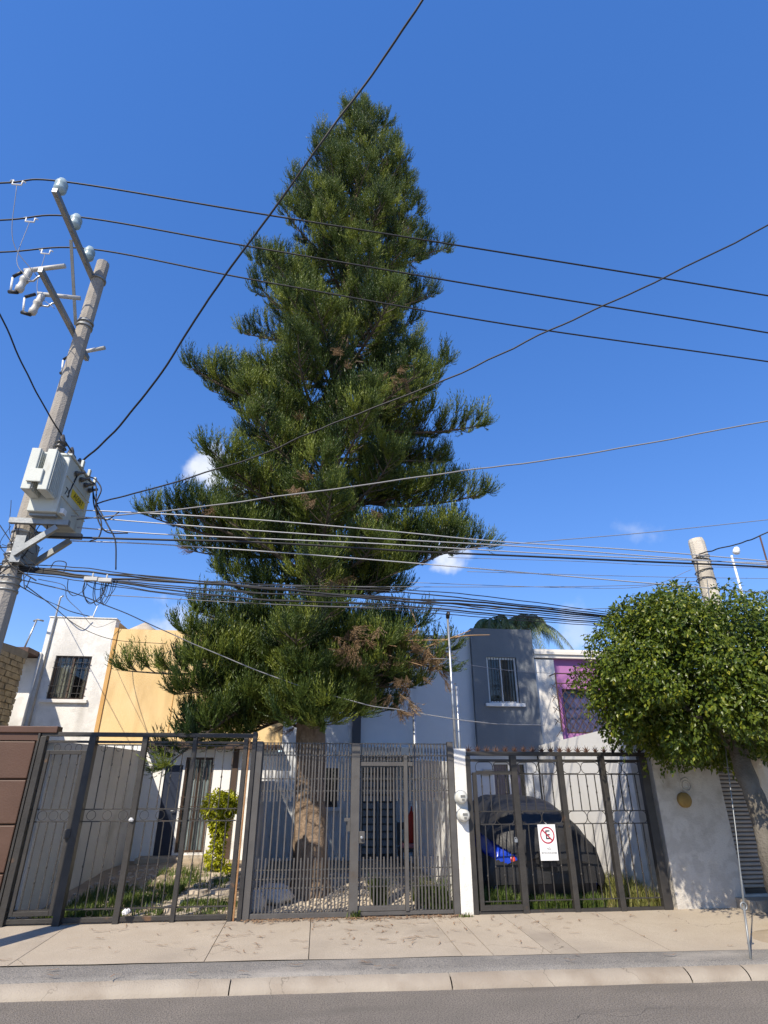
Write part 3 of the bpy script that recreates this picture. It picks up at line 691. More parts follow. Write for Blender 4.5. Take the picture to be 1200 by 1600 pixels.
# ------------------------------------------------------------------ spiked black gate (car)
rg = thing('spiked_gate', 'black iron gate with spiked top rail in front of the covered car', 'gate', (3.6, YF, .2))
RX = [2.245, 2.92, 3.62, 4.265, 4.90]; RZ0, RZ1 = .17, 2.1
ir = 'gate_iron'
part('top_rail', MB().box(2.2, 5.0, YF - .035, YF + .035, RZ1 - .02, RZ1 + .035), 'gate_black', rg, .004)
part('rail', MB().box(2.26, 4.88, YF - .02, YF + .02, RZ1 - .10, RZ1 - .065), ir, rg)
part('bottom_rail', MB().box(2.26, 4.88, YF - .03, YF + .03, RZ0 - .01, RZ0 + .045), ir, rg, .004)
for z in (1.20, 1.36, RZ1 - .27): part('rail', MB().box(2.26, 4.88, YF - .008, YF + .008, z, z + .012), ir, rg)
part('rail', MB().box(2.26, 4.88, YF - .008, YF + .008, RZ0 + .14, RZ0 + .152), ir, rg)
for i, x in enumerate(RX):
    w = (.07, .085, .075, .075, .12)[i]
    part('post', MB().box(x - w / 2, x + w / 2, YF - .05, YF + .04, RZ0 - .04, RZ1 - .022), ir if i < 4 else 'gate_black', rg, .004)
part('post', MB().box(2.305, 2.36, YF - .045, YF + .0, RZ0 + .05, 1.86), ir, rg); part('wicket_rail', MB().box(2.36, 2.875, YF - .045, YF + .0, 1.83, 1.88), ir, rg); part('wicket_rail', MB().box(2.36, 2.875, YF - .045, YF, RZ0 + .05, RZ0 + .11), ir, rg)
ov = mesh_from(MB().tube([(math.cos(a) * .075 + (.085 if math.cos(a) > 0 else -.085), 0, math.sin(a) * .078) for a in [2 * math.pi * i / 24 for i in range(25)]], .0055, 5, False), 'oval', ir)
knob2 = mesh_from(MB().lathe([(-.02, .005), (-.008, .012), (.008, .012), (.02, .005)], (0, 0, 0), n=8), 'collar', ir)
rpan = [(2.36, 2.875), (2.97, 3.575), (3.66, 4.22), (4.31, 4.835)]
for i, (a, b) in enumerate(rpan):
    for k in range(4):
        x = a + (b - a) * (k + .7) / 4.4
        bar('bar', rg, x, YF, RZ0 + .15, 1.20, .012, .012, ir); bar('bar', rg, x, YF, 1.372, (RZ1 - .27), .012, .012, ir)
        piece('collar', knob2, rg, (x, YF, .70 if k % 2 else .60)); piece('collar', knob2, rg, (x, YF, 1.6 if k % 2 else 1.68))
    for k in (0, 1):
        xo = a + (b - a) * (.25 + .5 * k)
        for z in (1.286, RZ1 - .178): piece('oval', ov, rg, (xo, YF, z), None, ((b - a) / 2 / .325, 1, 1 if z < 1.5 else .95))
    piece('oval', ov, rg, ((a + b) / 2, YF, RZ0 + .095), None, (.5, 1, .6))
# five pronged spikes along the top rail
sp = MB()
for ang, l_ in ((0, .105), (28, .095), (-28, .095), (58, .085), (-58, .085)):
    a = R(ang); d = Vector((math.sin(a), 0, math.cos(a))); s_ = Vector((math.cos(a), 0, -math.sin(a)))
    sp.add([s_ * -.012 + Vector((0, -.004, 0)), s_ * .012 + Vector((0, -.004, 0)), d * l_, s_ * -.012 + Vector((0, .004, 0)), s_ * .012 + Vector((0, .004, 0))], [(0, 1, 2), (4, 3, 2), (1, 4, 2), (3, 0, 2)])
for ang in (35, -35):
    a = R(ang); d = Vector((0, math.sin(a), math.cos(a))); sp.add([(-.011, 0, 0), (.011, 0, 0), d * .09], [(0, 1, 2)])
spm = mesh_from(sp, 'spike', 'brown_metal_dark')
for i in range(20): piece('spike', spm, rg, (2.27 + i * (2.62 / 19), YF + random.uniform(-.004, .004), RZ1 + .034), (0, R(random.uniform(-8, 8)), R(random.uniform(-20, 20))))
# ------------------------------------------------------------------ no parking sign on the gate
sc_ = at(856, 1316, Y=YF - .06)
sg = thing('parking_sign', 'white no parking sign with a struck out E wired to the spiked gate', 'sign', (sc_.x, sc_.y, sc_.z))
hw, hh = .125, .215
part('board', MB().box(sc_.x - hw, sc_.x + hw, YF - .066, YF - .060, sc_.z - hh, sc_.z + hh), 'sign_white', sg)
cz = sc_.z + .085
rr_ = MB()
def annulus(mb, c, r0, r1, y, n=40):
    o = len(mb.v)
    for i in range(n):
        a = 2 * math.pi * i / n; mb.v += [(c[0] + math.cos(a) * r0, y, c[1] + math.sin(a) * r0), (c[0] + math.cos(a) * r1, y, c[1] + math.sin(a) * r1)]
    for i in range(n):
        j = (i + 1) % n; mb.f.append((o + 2 * i, o + 2 * i + 1, o + 2 * j + 1, o + 2 * j)); mb.smooth.append(False)
annulus(rr_, (sc_.x, cz), .086, .102, YF - .0685)
part('red_ring', rr_, 'sign_red', sg)
part('slash', MB().beam((sc_.x - .066, YF - .0715, cz + .066), (sc_.x + .066, YF - .0715, cz - .066), .0015, .016, (1, 0, 1)), 'sign_red', sg)
for txt, sz, dz, mt, sp_ in (('E', .155, .085, 'black_paint', 1), ('NO', .036, -.075, 'faded_paint', 1.05), ('ESTACIONARSE', .031, -.125, 'faded_paint', 1.0)):
    piece('lettering', text_mesh(txt, sz, mt, .0006, sp_), sg, (sc_.x + (.0 if txt != 'E' else .004), YF - .0695, sc_.z + dz), (R(90), 0, 0))
part('wire_tie', MB().tube([(sc_.x, YF - .05, sc_.z + hh - .01), (sc_.x, YF - .075, sc_.z + hh + .012), (sc_.x, YF - .01, sc_.z + hh + .02)], .004, 5), 'white_plastic', sg)
pl = at(806, 1312, Y=YF - .07); solo('padlock', MB().box(pl.x - .02, pl.x + .02, pl.y - .012, pl.y + .012, pl.z - .03, pl.z + .01).ring((pl.x, pl.y, pl.z + .012), .016, .004), 'galvanised', 'small steel padlock hanging on the wicket of the spiked gate', 'padlock', base=pl)

# ------------------------------------------------------------------ plastered corner building with roller shutter
cb = thing('corner_shop', 'weathered off-white plastered wall with a closed roller shutter under the ficus', 'building', (6.5, YF, .2))
SH = (6.07, 8.2, .33, 1.98)
part('wall', MB().wall(5.04, 9.5, .02, 2.72, YF - .02, YF + .15, [SH]), 'old_plaster', cb)
part('return_wall', MB().box(5.04, 5.095, YF + .152, YF + .6, .1, 2.6), 'old_plaster', cb)
sl = part('shutter', MB().box(SH[0], SH[1], YF + .09, YF + .11, SH[2], SH[3]), 'shutter_gap', cb)
slat_me = mesh_from(MB().prism_x([(-.006, .004), (-.022, .018), (-.022, .036), (-.004, .05), (.012, .05), (.012, .004)], -.5, .5), 'slat', 'shutter_metal')
n = 30; hstep = (SH[3] - SH[2] - .06) / n
for i in range(n): piece('slat', slat_me, sl, ((SH[0] + SH[1]) / 2, YF + .075, SH[2] + .06 + i * hstep), None, (SH[1] - SH[0], 1, hstep / .0575))
part('bottom_bar', MB().box(SH[0], SH[1], YF + .05, YF + .088, SH[2], SH[2] + .06), 'gate_black', sl)
cm = at(1069, 1250, Y=YF - .04)
mt_ = part('meter_cover', MB().lathe([(-.03, .10), (.03, .10), (.05, .088), (.055, .0)], cm, (0, -1, 0), 20), 'rust_ochre', cb)
cm2 = at(1072, 1226, Y=YF - .03)
part('plaster_scar', MB().ring((cm2.x, YF - .024, cm2.z), .085, .012, n=18).ring((cm2.x, YF - .024, cm2.z), .05, .01, n=14), 'old_plaster', cb)
part('conduit_scar', MB().tube([at(1056, 1196, Y=YF - .024), at(1062, 1220, Y=YF - .024), at(1067, 1240, Y=YF - .024)], .014, 6), 'old_plaster', cb)
struct('entry_step', MB().box(5.9, 8.6, 8.45, 8.73, .1, .305), 'concrete_b', None, .01)

# ------------------------------------------------------------------ covered car
def car_shell(scale=1.0, wr=0.0, seed=0, nu=240, nv=180):
    """rounded hatchback body: sections along its length, rear towards the gate"""
    st = [(0.0, .30, .62, .80, .60), (.03, .24, .80, .86, .66), (.14, .20, 1.02, .89, .60), (.36, .18, 1.24, .90, .60), (.75, .17, 1.36, .90, .63), (1.3, .17, 1.40, .90, .65),
          (2.0, .17, 1.38, .90, .64), (2.6, .18, 1.20, .90, .66), (3.0, .19, .96, .89, .74), (3.5, .21, .88, .85, .74), (3.75, .28, .72, .76, .66)]
    ys = [s[0] for s in st]; vs = []
    for j in range(nv + 1):
        t = j / nv; y = 3.75 * (t ** 1.35)
        zb, zt, wb, wt = [np.interp(y, ys, [s[k] for s in st]) for k in (1, 2, 3, 4)]
        belt = min(zb + .52, zt - .12)
        for i in range(nu + 1):
            a = math.pi * i / nu; c, s_ = math.cos(a), math.sin(a)
            # lower body to the belt, then tumblehome to the roof
            h = abs(s_) ** .62
            z = zb + (zt - zb) * h
            tt = max(0, min(1, (z - belt) / max(zt - belt, .01)))
            half = wb + (wt - wb) * tt ** 1.2
            x = half * math.copysign(abs(c) ** .42, c)
            if z < zb + .12: x *= 1 - .05 * (1 - (z - zb) / .12)
            p = Vector((x * scale, y, zb + (z - zb) * scale))
            if wr:
                d = Vector((c, -.4, s_)).normalized()
                w = mnoise.noise(Vector((x * 2.3 + seed, y * 2.6, z * 1.1))) * 1.0 + mnoise.noise(Vector((x * 6, y * 6, z * 2.2 + seed))) * .5
                w += .75 * math.sin(x * 15 + y * 13 + z * 2 + 3.5 * mnoise.noise(Vector((x * 2, y * 2, z * 2)))) * max(.1, 1 - (z - zb) / .8)
                p += d * w * wr
            vs.append(p)
    return vs, nu, nv
CX, CY = 3.44, 9.22
car = thing('covered_car', 'small blue hatchback parked under a black fabric cover', 'car', (CX, CY + 1.9, .17))
def car_mesh(scale, wr, hole=None):
    vs, nu, nv = car_shell(scale, wr, 2); mb = MB()
    o = [(v.x + CX, v.y + CY + (0 if scale == 1 else .035), v.z + .13) for v in vs]
    fs = []
    for j in range(nv):
        for i in range(nu):
            a = j * (nu + 1) + i; f = (a, a + nu + 1, a + nu + 2, a + 1)
            c = sum((Vector(o[k]) for k in f), Vector()) / 4
            if hole and hole(c): continue
            fs.append(f)
    mb.add(o, fs, True)
    if not hole or True: mb.add([o[i] for i in range(nu + 1)], [tuple(range(nu, -1, -1))], False)
    return mb
def hole(c):
    s_ = (c.y - CY)
    return c.x < CX - .36 and c.y < CY + 1.0 and (.80 - .36 * (c.x - CX + .9) + .1 * s_) < c.z < (1.02 - .50 * (c.x - CX + .9) + .12 * s_)
body = part('body', car_mesh(.91, 0), 'car_blue', car)
part('cover', car_mesh(1.0, .029, hole), 'car_cover', car)
pw = at(855, 1343, Y=CY - .03)
part('plate_window', MB().box(pw.x - .12, pw.x + .13, CY - .035, CY - .015, pw.z - .10, pw.z + .10), 'cover_window', car, .004)
tl = at(787, 1345, Y=CY + .12)
part('tail_light', MB().lathe([(-.02, .058), (.006, .055), (.014, .035), (.016, 0)], (CX - .49, CY + .055, .73), (-.35, -.9, .25), 12), 'tail_light', body)
for sx in (-1, 1):
    for yy in (.75, 3.05):
        w_ = part('wheel', MB().lathe([(-.09, .24), (-.08, .28), (.08, .28), (.09, .24)], (CX + sx * .74, CY + yy, .44), (1, 0, 0), 20), 'rubber', car)
part('bumper_skirt', MB().prism_x([(CY + .02, .30), (CY + .3, .26), (CY + .3, .42), (CY + .01, .46)], CX - .72, CX + .72), 'cover_window', car)

# ------------------------------------------------------------------ things in the grey house yard
rb = at(642, 1290, Y=12.6)
solo('punch_bag', MB().lathe([(-.30, .02), (-.28, .075), (-.1, .085), (.12, .08), (.2, .05), (.26, .02), (.34, .012)], rb, (.05, 0, 1), 14), 'red_cloth', 'long red bag hanging beside the grey front door', 'bag', base=rb)
cu = at(644, 1357, Y=12.7)
ch = thing('low_chair', 'dark low chair with a pinkish cushion beside the grey front door', 'chair', (cu.x, 12.7, .3))
part('seat', MB().box(cu.x - .26, cu.x + .26, 12.45, 12.9, .52, .58), 'charcoal_paint', ch, .01)
part('backrest', MB().box(cu.x - .26, cu.x + .26, 12.86, 12.92, .6, 1.0), 'charcoal_paint', ch, .01)
part('cushion', MB().box(cu.x - .22, cu.x + .22, 12.44, 12.84, .582, .66), 'cushion_pink', ch, .03)
part('cushion', MB().box(cu.x - .2, cu.x + .2, 12.72, 12.85, .665, .88), 'cushion_teal', ch, .03)
for sx in (-.23, .23):
    for yy in (12.48, 12.88): part('leg', MB().box(cu.x + sx - .02, cu.x + sx + .02, yy - .02, yy + .02, .29, .52), 'charcoal_paint', ch)
def sack(c, sx, sy, sz, seed):
    mb = MB(); nu, nv = 22, 14; vs = []
    for j in range(nv + 1):
        for i in range(nu):
            th_, ph_ = 2 * math.pi * i / nu, math.pi * j / nv
            d = Vector((math.cos(th_) * math.sin(ph_), math.sin(th_) * math.sin(ph_), math.cos(ph_)))
            k = 1 + .22 * mnoise.noise(d * 2.2 + Vector((seed, 0, 0))) + .10 * mnoise.noise(d * 6 + Vector((seed, 2, 0)))
            vs.append((c[0] + d.x * sx * k, c[1] + d.y * sy * k, max(c[2] + d.z * sz * k, c[2] - sz * .75)))
    return mb.add(vs, [(j * nu + i, j * nu + (i + 1) % nu, (j + 1) * nu + (i + 1) % nu, (j + 1) * nu + i) for j in range(nv) for i in range(nu)], True)
s1 = at(398, 1412, Y=9.1); solo('sack', sack((s1.x, 9.1, .30), .13, .12, .16, 1), 'bag_white', 'upright white sack just behind the barred gate', 'sack', base=(s1.x, 9.1, .18))
s2 = at(428, 1398, Y=9.5); solo('sack', sack((s2.x, 9.6, .31), .26, .2, .13, 5), 'bag_white', 'slumped white sack lying beside the conifer trunk', 'sack', base=(s2.x, 9.6, .18))

# ------------------------------------------------------------------ conifer
def unit(v): return v / (np.linalg.norm(v, axis=-1, keepdims=True) + 1e-9)
def shoot_proto(seed, ropes=14, n=15):
    """a compact upturned spray: ropes fanning from one point, unit length along +X, each clothed in short needles (single triangles)"""
    g = np.random.default_rng(seed); out = []
    for q in range(ropes):
        yw = g.normal(0, .35); pt = g.normal(.05, .25); Lr = g.uniform(.55, 1.0); s0 = .22 * g.random()
        s = np.linspace(.10, 1, n) + g.normal(0, .02, n); dirn = np.array([math.cos(yw) * math.cos(pt), math.sin(yw) * math.cos(pt), math.sin(pt)])
        pos = dirn * (s * Lr)[:, None] + np.array([0, 0, 1.]) * (.34 * Lr * s ** 2.2)[:, None] + np.array([s0, 0, 0])
        tan = unit(dirn + np.array([0, 0, 1.]) * (.8 * s ** 1.2)[:, None]); b = unit(np.cross(tan, np.array([.1, .2, 1.]))); nn = np.cross(b, tan)
        a = np.arange(n) * 2.399 + g.uniform(0, 6); rad = b * np.cos(a)[:, None] + nn * np.sin(a)[:, None]
        d = unit(tan * .95 + rad * .5 + np.array([0, 0, .1])); L = g.uniform(.12, .20, n); sd_ = unit(np.cross(d, rad + .001)); w = .0175
        v = np.empty((n, 3, 3)); v[:, 0] = pos - sd_ * w; v[:, 1] = pos + sd_ * w; v[:, 2] = pos + d * L[:, None]; out.append(v.reshape(-1, 3))
    return np.concatenate(out)
PROTOS = [shoot_proto(i) for i in range(8)]
def place_shoots(P, D, U, L, tone_rng=None, protos=PROTOS, tone=None):
    """copies of the shoot at points P, along D, curving towards U, of length L: one big triangle soup"""
    P, D, U, L = map(np.asarray, (P, D, U, L)); D = unit(D); B = unit(np.cross(U, D)); Un = np.cross(D, B)
    M = np.stack([D, B, Un], 2) * L[:, None, None]
    idx = RNG.integers(0, len(protos), len(P)); V, T = [], []
    if tone is None: tone = np.clip(RNG.normal(.45, .2, len(P)), 0, 1)
    for k, pr in enumerate(protos):
        m = idx == k
        if not m.any(): continue
        v = np.einsum('nij,vj->nvi', M[m], pr) + P[m][:, None, :]
        V.append(v.reshape(-1, 3)); T.append(np.repeat(tone[m], len(pr)))
    V = np.concatenate(V); return V, np.arange(len(V)).reshape(-1, 3), np.concatenate(T)
TY = 10.2
tpts = [(.10, TY, .05), (.06, TY, 1.2), (-.02, TY, 2.6), (-.04, TY, 3.6), (.12, TY, 7.5), (.28, TY, 11), (.44, TY, 15), (.56, TY, 18), (.62, TY, 20.3)]
tz = [p[2] for p in tpts]; tx = [p[0] for p in tpts]
trad = lambda z: np.interp(z, [0, .4, 2, 6, 12, 17, 20.3], [.36, .26, .23, .19, .125, .06, .012])
pine = thing('conifer_tree', 'very tall araucaria conifer behind the barred grey gate', 'tree', (.1, TY, .2))
tm = MB(); rows, cols = 150, 22
for j in range(rows + 1):
    z = .05 + 20.3 * (j / rows) ** 1.5; r0 = trad(z)
    for i in range(cols):
        a = 2 * math.pi * i / cols
        rdg = mnoise.noise(Vector((math.cos(a) * 2.2, math.sin(a) * 2.2, z * 1.1))) * .14 + .13 * abs(mnoise.noise(Vector((math.cos(a) * 5, math.sin(a) * 5, z * .9 + 4)))) + .07 * mnoise.noise(Vector((math.cos(a) * 9, math.sin(a) * 9, z * 7)))
        flare = 1 + .35 * max(0, 1 - z / .5) * (.5 + .5 * math.sin(a * 5 + 1))
        r_ = r0 * (1 + rdg) * flare
        tm.v.append((np.interp(z, tz, tx) + math.cos(a) * r_, TY + math.sin(a) * r_, z))
for j in range(rows):
    for i in range(cols):
        tm.f.append((j * cols + i, j * cols + (i + 1) % cols, (j + 1) * cols + (i + 1) % cols, (j + 1) * cols + i)); tm.smooth.append(True)
part('trunk', tm, 'bark', pine)
# crown outline, metres from the trunk, read off the photograph
ZP = [2.6, 3.5, 4.85, 6.2, 7.2, 8.4, 9.6, 10.6, 11.5, 13.0, 14.5, 15.6, 16.8, 17.8, 18.6, 19.3, 19.9, 20.5]
RL = [1.9, 2.3, 2.45, 2.85, 2.6, 2.6, 2.75, 2.55, 2.4, 2.15, 1.92, 1.75, 1.5, 1.2, .88, .55, .28, .08]
RR = [1.5, 2.05, 2.35, 2.65, 2.65, 2.6, 2.5, 2.45, 2.35, 2.12, 1.95, 1.75, 1.5, 1.2, .88, .55, .28, .08]
limb = MB(); SP, SD, SU, SL, ST = [], [], [], [], []
dead = dict(P=[], D=[], U=[], L=[])
def clothe(pts, L, lean, dens=1., dead_p=0., tone0=.45, first=.22):
    """twigs with shoots along both sides of a limb"""
    k = len(pts); n = max(6, int(L * 10 * dens))
    side0 = random.random()
    for q in range(n):
        t = first + (1 - first) * (q + random.random() * .7) / n; t = min(t, .995)
        f_ = t * (k - 1); i = min(int(f_), k - 2); p = pts[i].lerp(pts[i + 1], f_ - i); d = (pts[i + 1] - pts[i]).normalized()
        sd = d.cross(Vector((0, 0, 1))); sd = sd.normalized() if sd.length > .05 else Vector((1, 0, 0))
        s_ = 1 if q % 2 else -1
        l2 = (.16 + .24 * L * (1 - t) ** .7) * random.uniform(.65, 1.15); l2 = min(l2, .85)
        td = (d * .62 + sd * s_ * random.uniform(.55, 1.0) + Vector((0, 0, random.uniform(.0, .35) + lean))).normalized()
        m = 1 if l2 < .3 else 2 if l2 < .55 else 3
        isdead = random.random() < dead_p
        tone = min(1, max(0, random.gauss(tone0 + .05, .28)))
        for r_ in range(m):
            tt = (r_ + .35 + .25 * random.random()) / m; pp = p + td * l2 * tt + Vector((0, 0, .22 * l2 * tt * tt))
            sdv = td.cross(Vector((0, 0, 1))); sdv = sdv.normalized() if sdv.length > .05 else sd
            ss = random.uniform(-.7, .7) if r_ < m - 1 else 0
            dd_ = td * .9 + sdv * ss + Vector((0, 0, random.uniform(.15, .75))) + Vector((random.gauss(0, .15), random.gauss(0, .15), 0))
            ln = random.uniform(.32, .50)
            if isdead: dead['P'].append(pp); dead['D'].append(dd_ - Vector((0, 0, 1.2))); dead['U'].append(Vector((0, 0, 1))); dead['L'].append(ln * .7)
            else: SP.append(pp); SD.append(dd_); SU.append(Vector((0, 0, 1))); SL.append(ln); ST.append(min(1, max(0, tone + random.gauss(0, .12))))
        if l2 > .25: limb.tube([p, p + td * l2 * .5 + Vector((0, 0, .05 * l2)), p + td * l2 + Vector((0, 0, .2 * l2))], [.012, .009, .004], 3, False)
    # leading shoots at the tip
    d = (pts[-1] - pts[-2]).normalized()
    for q in range(3):
        SP.append(pts[-1] - d * .1 * q); SD.append(d + Vector((random.gauss(0, .25), random.gauss(0, .25), .25 + random.gauss(0, .2)))); SU.append(Vector((0, 0, 1))); SL.append(random.uniform(.3, .42)); ST.append(.5)
def limb_from(z, az, L, rise, curl, dens=1., dead_p=0., tone0=.45, first=.22):
    x0 = float(np.interp(z, tz, tx)); p0 = Vector((x0, TY, z)); d = Vector((math.cos(az), math.sin(az), 0)); s_ = Vector((-d.y, d.x, 0)); w = random.uniform(-.12, .12)
    pts = [p0 + d * (L * t) + s_ * (w * L * math.sin(t * 2.6)) + Vector((0, 0, L * (rise * t + curl * t ** 2.4))) for t in [i / 9 for i in range(10)]]
    rb = .018 + .013 * L
    limb.tube(pts, [rb * (1 - .85 * i / 9) for i in range(10)], 5, False)
    clothe(pts, L, 0, dens, dead_p, tone0, first)
z = 2.75; wi = 0
while z < 19.0:
    nb = 6 if z < 7 else 5 if z < 17.5 else 4
    a0 = wi * 1.1 + random.uniform(0, .6)
    for k in range(nb):
        az = a0 + 2 * math.pi * k / nb + random.uniform(-.25, .25)
        c_ = math.cos(az); zt_ = z + (.55 if z < 12 else .95 if z < 18 else .6); rl, rr2 = np.interp(zt_, ZP, RL), np.interp(zt_, ZP, RR)
        Rm = rr2 * (1 + c_) / 2 + rl * (1 - c_) / 2
        L = Rm * random.choice([1.02, 1.0, .97, .93, .88, .82, .72]) * (.93 if abs(c_) < .5 else 1.)
        zf = min(1, max(0, (z - 3) / 15))
        rise = -.10 + .40 * zf + random.uniform(-.09, .09); curl = .16 - .02 * zf + random.uniform(-.05, .05)
        zb = z + random.uniform(-.16, .16)
        # lower front limbs stay above the gate
        if z < 3.2 and math.sin(az) < -.3: L *= .6; rise += .12
        if z < 4.2 and c_ > .2: L *= .85
        limb_from(zb - L * max(0, rise) * .55, az, L, rise, curl, 1.0 if z < 9 else .88 if z < 13 else .84, .012, .40 + .12 * random.random() + .06 * zf, .30 if z > 9 else .22)
    z += (.46 - .15 * max(0, (z - 6) / 14)) * random.uniform(.85, 1.15); wi += 1
# the leader
for k in range(46):
    zl = 18.6 + 1.55 * (k / 45) ** .9; a = k * 2.4; x0 = float(np.interp(zl, tz, tx)); rr_k = .30 * (20.4 - zl) / 1.8
    SP.append(Vector((x0 + math.cos(a) * rr_k * .5, TY + math.sin(a) * rr_k * .5, zl))); SD.append(Vector((math.cos(a) * .55, math.sin(a) * .55, .9))); SU.append(Vector((math.cos(a) * .2, .1, 1))); SL.append(random.uniform(.26, .38)); ST.append(min(1, max(0, random.gauss(.5, .2))))
# single limbs that stand out of the outline
def limb_to(z0, tip, sag, dens=1., dead_p=0., tone0=.4, first=.25):
    x0 = float(np.interp(z0, tz, tx)); a = Vector((x0, TY, z0)); b = Vector(tip); L = (b - a).length
    pts = [a.lerp(b, t) + Vector((0, 0, -sag * math.sin(math.pi * t))) for t in [i / 9 for i in range(10)]]
    limb.tube(pts, [(.02 + .011 * L) * (1 - .85 * i / 9) for i in range(10)], 5, False); clothe(pts, L, 0, dens, dead_p, tone0, first)
limb_to(3.7, at(195, 1048, Y=9.7), .15, .55, 0, .25, .3)
limb_to(3.3, at(262, 1195, Y=8.95), -.2, .8, 0, .3, .35)
limb_to(2.9, at(300, 1120, Y=9.8), -.1, 1.1)
limb_to(3.1, at(345, 1150, Y=9.7), -.15, 1.2)
limb_to(3.2, at(520, 1105, Y=8.6), .05, 1.3, 0, .62, .45)
limb_to(3.5, at(350, 1010, Y=9.4), .1, 1.3, 0, .6)
limb_to(3.6, at(480, 1050, Y=8.5), .1, 1.2, 0, .5, .5)
for px, py, yy_, z_ in ((450, 1105, 8.9, 2.9), (395, 1118, 9.8, 2.9), (565, 1060, 8.7, 3.2), (610, 1055, 8.9, 3.2), (330, 1085, 9.8, 3.1), (430, 1035, 9.2, 3.4), (555, 1115, 9.0, 2.8), (375, 1060, 9.7, 3.2), (300, 1040, 9.1, 3.4), (600, 1010, 8.7, 3.6), (480, 1125, 9.1, 2.7), (310, 1130, 9.3, 2.8), (492, 1122, 8.6, 3.0), (470, 1092, 8.5, 3.1), (505, 1138, 8.75, 2.8), (455, 1130, 8.8, 2.8), (308, 1160, 9.7, 3.0), (350, 1165, 9.8, 2.8), (335, 1140, 9.7, 3.0), (388, 1150, 9.8, 2.8), (280, 1085, 9.2, 3.2)):
    limb_to(z_, at(px, py, Y=yy_), -.05, 1.25, 0, .5 + .15 * random.random(), .35)
limb_to(3.9, at(690, 1045, Y=9.3), .0, 1.1, .14, .55)
limb_to(3.4, at(650, 1075, Y=9.5), .05, 1.0, .10, .5)
limb_to(4.2, at(705, 1015, Y=9.6), .1, .5, .35, .4)
limb_to(8.7, at(752, 665, Y=9.6), .25, 1.1, 0, .6)
limb_to(8.9, at(295, 572, Y=9.4), .35, .9, 0, .5)
limb_to(5.9, at(762, 852, Y=9.5), .2, 1., 0, .5)
limb_to(6.1, at(228, 805, Y=9.5), .3, 1., 0, .5)
limb_to(6.9, at(758, 772, Y=9.9), .25, .9, 0, .5)
limb_to(14.0, at(700, 388, Y=10.2), .3, .6, 0, .45, .5)
part('limbs', limb, 'bark_dark', pine)
V, F_, T = place_shoots(SP, SD, SU, SL, tone=np.array(ST))
link('crown', np_mesh('crown', V, F_, 'pine_needles', T, root_base(pine)), pine)
print('pine shoots', len(SP), 'tris', len(F_))
# dead hanging sprays
for px, py, Yd, n in ((540, 552, 8.1, 10), (612, 578, 8.0, 14), (632, 585, 8.2, 12), (470, 760, 7.8, 12), (338, 785, 8.6, 12), (540, 800, 8.4, 10), (545, 1010, 8.5, 26), (560, 985, 8.5, 22), (590, 1030, 8.9, 14), (622, 1080, 8.9, 18), (680, 1010, 9.2, 16), (665, 1020, 9.2, 12), (505, 905, 8.3, 10), (620, 1060, 8.8, 16), (628, 1095, 8.8, 14), (650, 1000, 9.0, 16), (690, 1055, 9.2, 10), (585, 1000, 8.8, 14)):
    c = at(px, py, Y=Yd)
    for k in range(max(3, n // 3)):
        dead['P'].append(c + Vector((random.gauss(0, .13), random.gauss(0, .1), random.gauss(0, .08)))); dead['D'].append(Vector((random.gauss(0, .5), random.gauss(0, .4), -1))); dead['U'].append(Vector((random.gauss(0, .3), -.6, .5))); dead['L'].append(random.uniform(.16, .3))
V, F_, T = place_shoots(dead['P'], dead['D'], dead['U'], dead['L'])
o = link('dead_sprays', np_mesh('dead_sprays', V, F_, 'dead_needles', T, root_base(pine)), pine); o['label'] = 'brown dried sprays hanging in the crown'
db = MB()
for a, b, Yd in (((735, 985), (640, 1020), 9.2), ((765, 992), (690, 1000), 9.3), ((700, 1000), (560, 1008), 9.0), ((660, 1040), (560, 1000), 8.9), ((620, 1010), (520, 995), 8.7), ((690, 1040), (640, 1005), 9.1), ((655, 990), (640, 950), 9.1), ((600, 1035), (545, 1005), 8.8)):
    A, B = at(*a, Y=Yd), at(*b, Y=Yd + .2); M_ = A.lerp(B, .5) + Vector((0, 0, random.uniform(-.06, .1)))
    db.tube(crom([A, M_, B], 5), [.006 + .001 * i for i in range(11)], 4, False)
part('dead_branches', db, 'dead_twig', pine)

# ------------------------------------------------------------------ leaf clouds
def leaf_cloud(pts, nrm, size, droop=.5, aspect=.5, tone=None, fold=.25):
    """pointed leaves, folded along the midrib: 4 triangles each"""
    n = len(pts); g = RNG
    d = unit(nrm * .55 + g.normal(0, .55, (n, 3)) + np.array([0, 0, -droop])); up = unit(nrm + g.normal(0, .45, (n, 3)) + np.array([0, 0, .3]))
    s = unit(np.cross(d, up)); up = np.cross(s, d); L = size * g.uniform(.7, 1.25, n)[:, None]; w = L * aspect / 2
    b = pts; m = b + d * L * .5; t = b + d * L - up * L * .12
    v = np.stack([b, m - s * w + up * w * fold, m - up * L * .02, m + s * w + up * w * fold, t], 1).reshape(-1, 3)
    base = (np.arange(n) * 5)[:, None]
    f = np.concatenate([base + np.array([[0, 2, 1]]), base + np.array([[0, 3, 2]]), base + np.array([[1, 2, 4]]), base + np.array([[2, 3, 4]])])
    if tone is None: tone = np.clip(g.normal(.42, .22, n), 0, 1)
    return v, f, np.repeat(tone, 5)
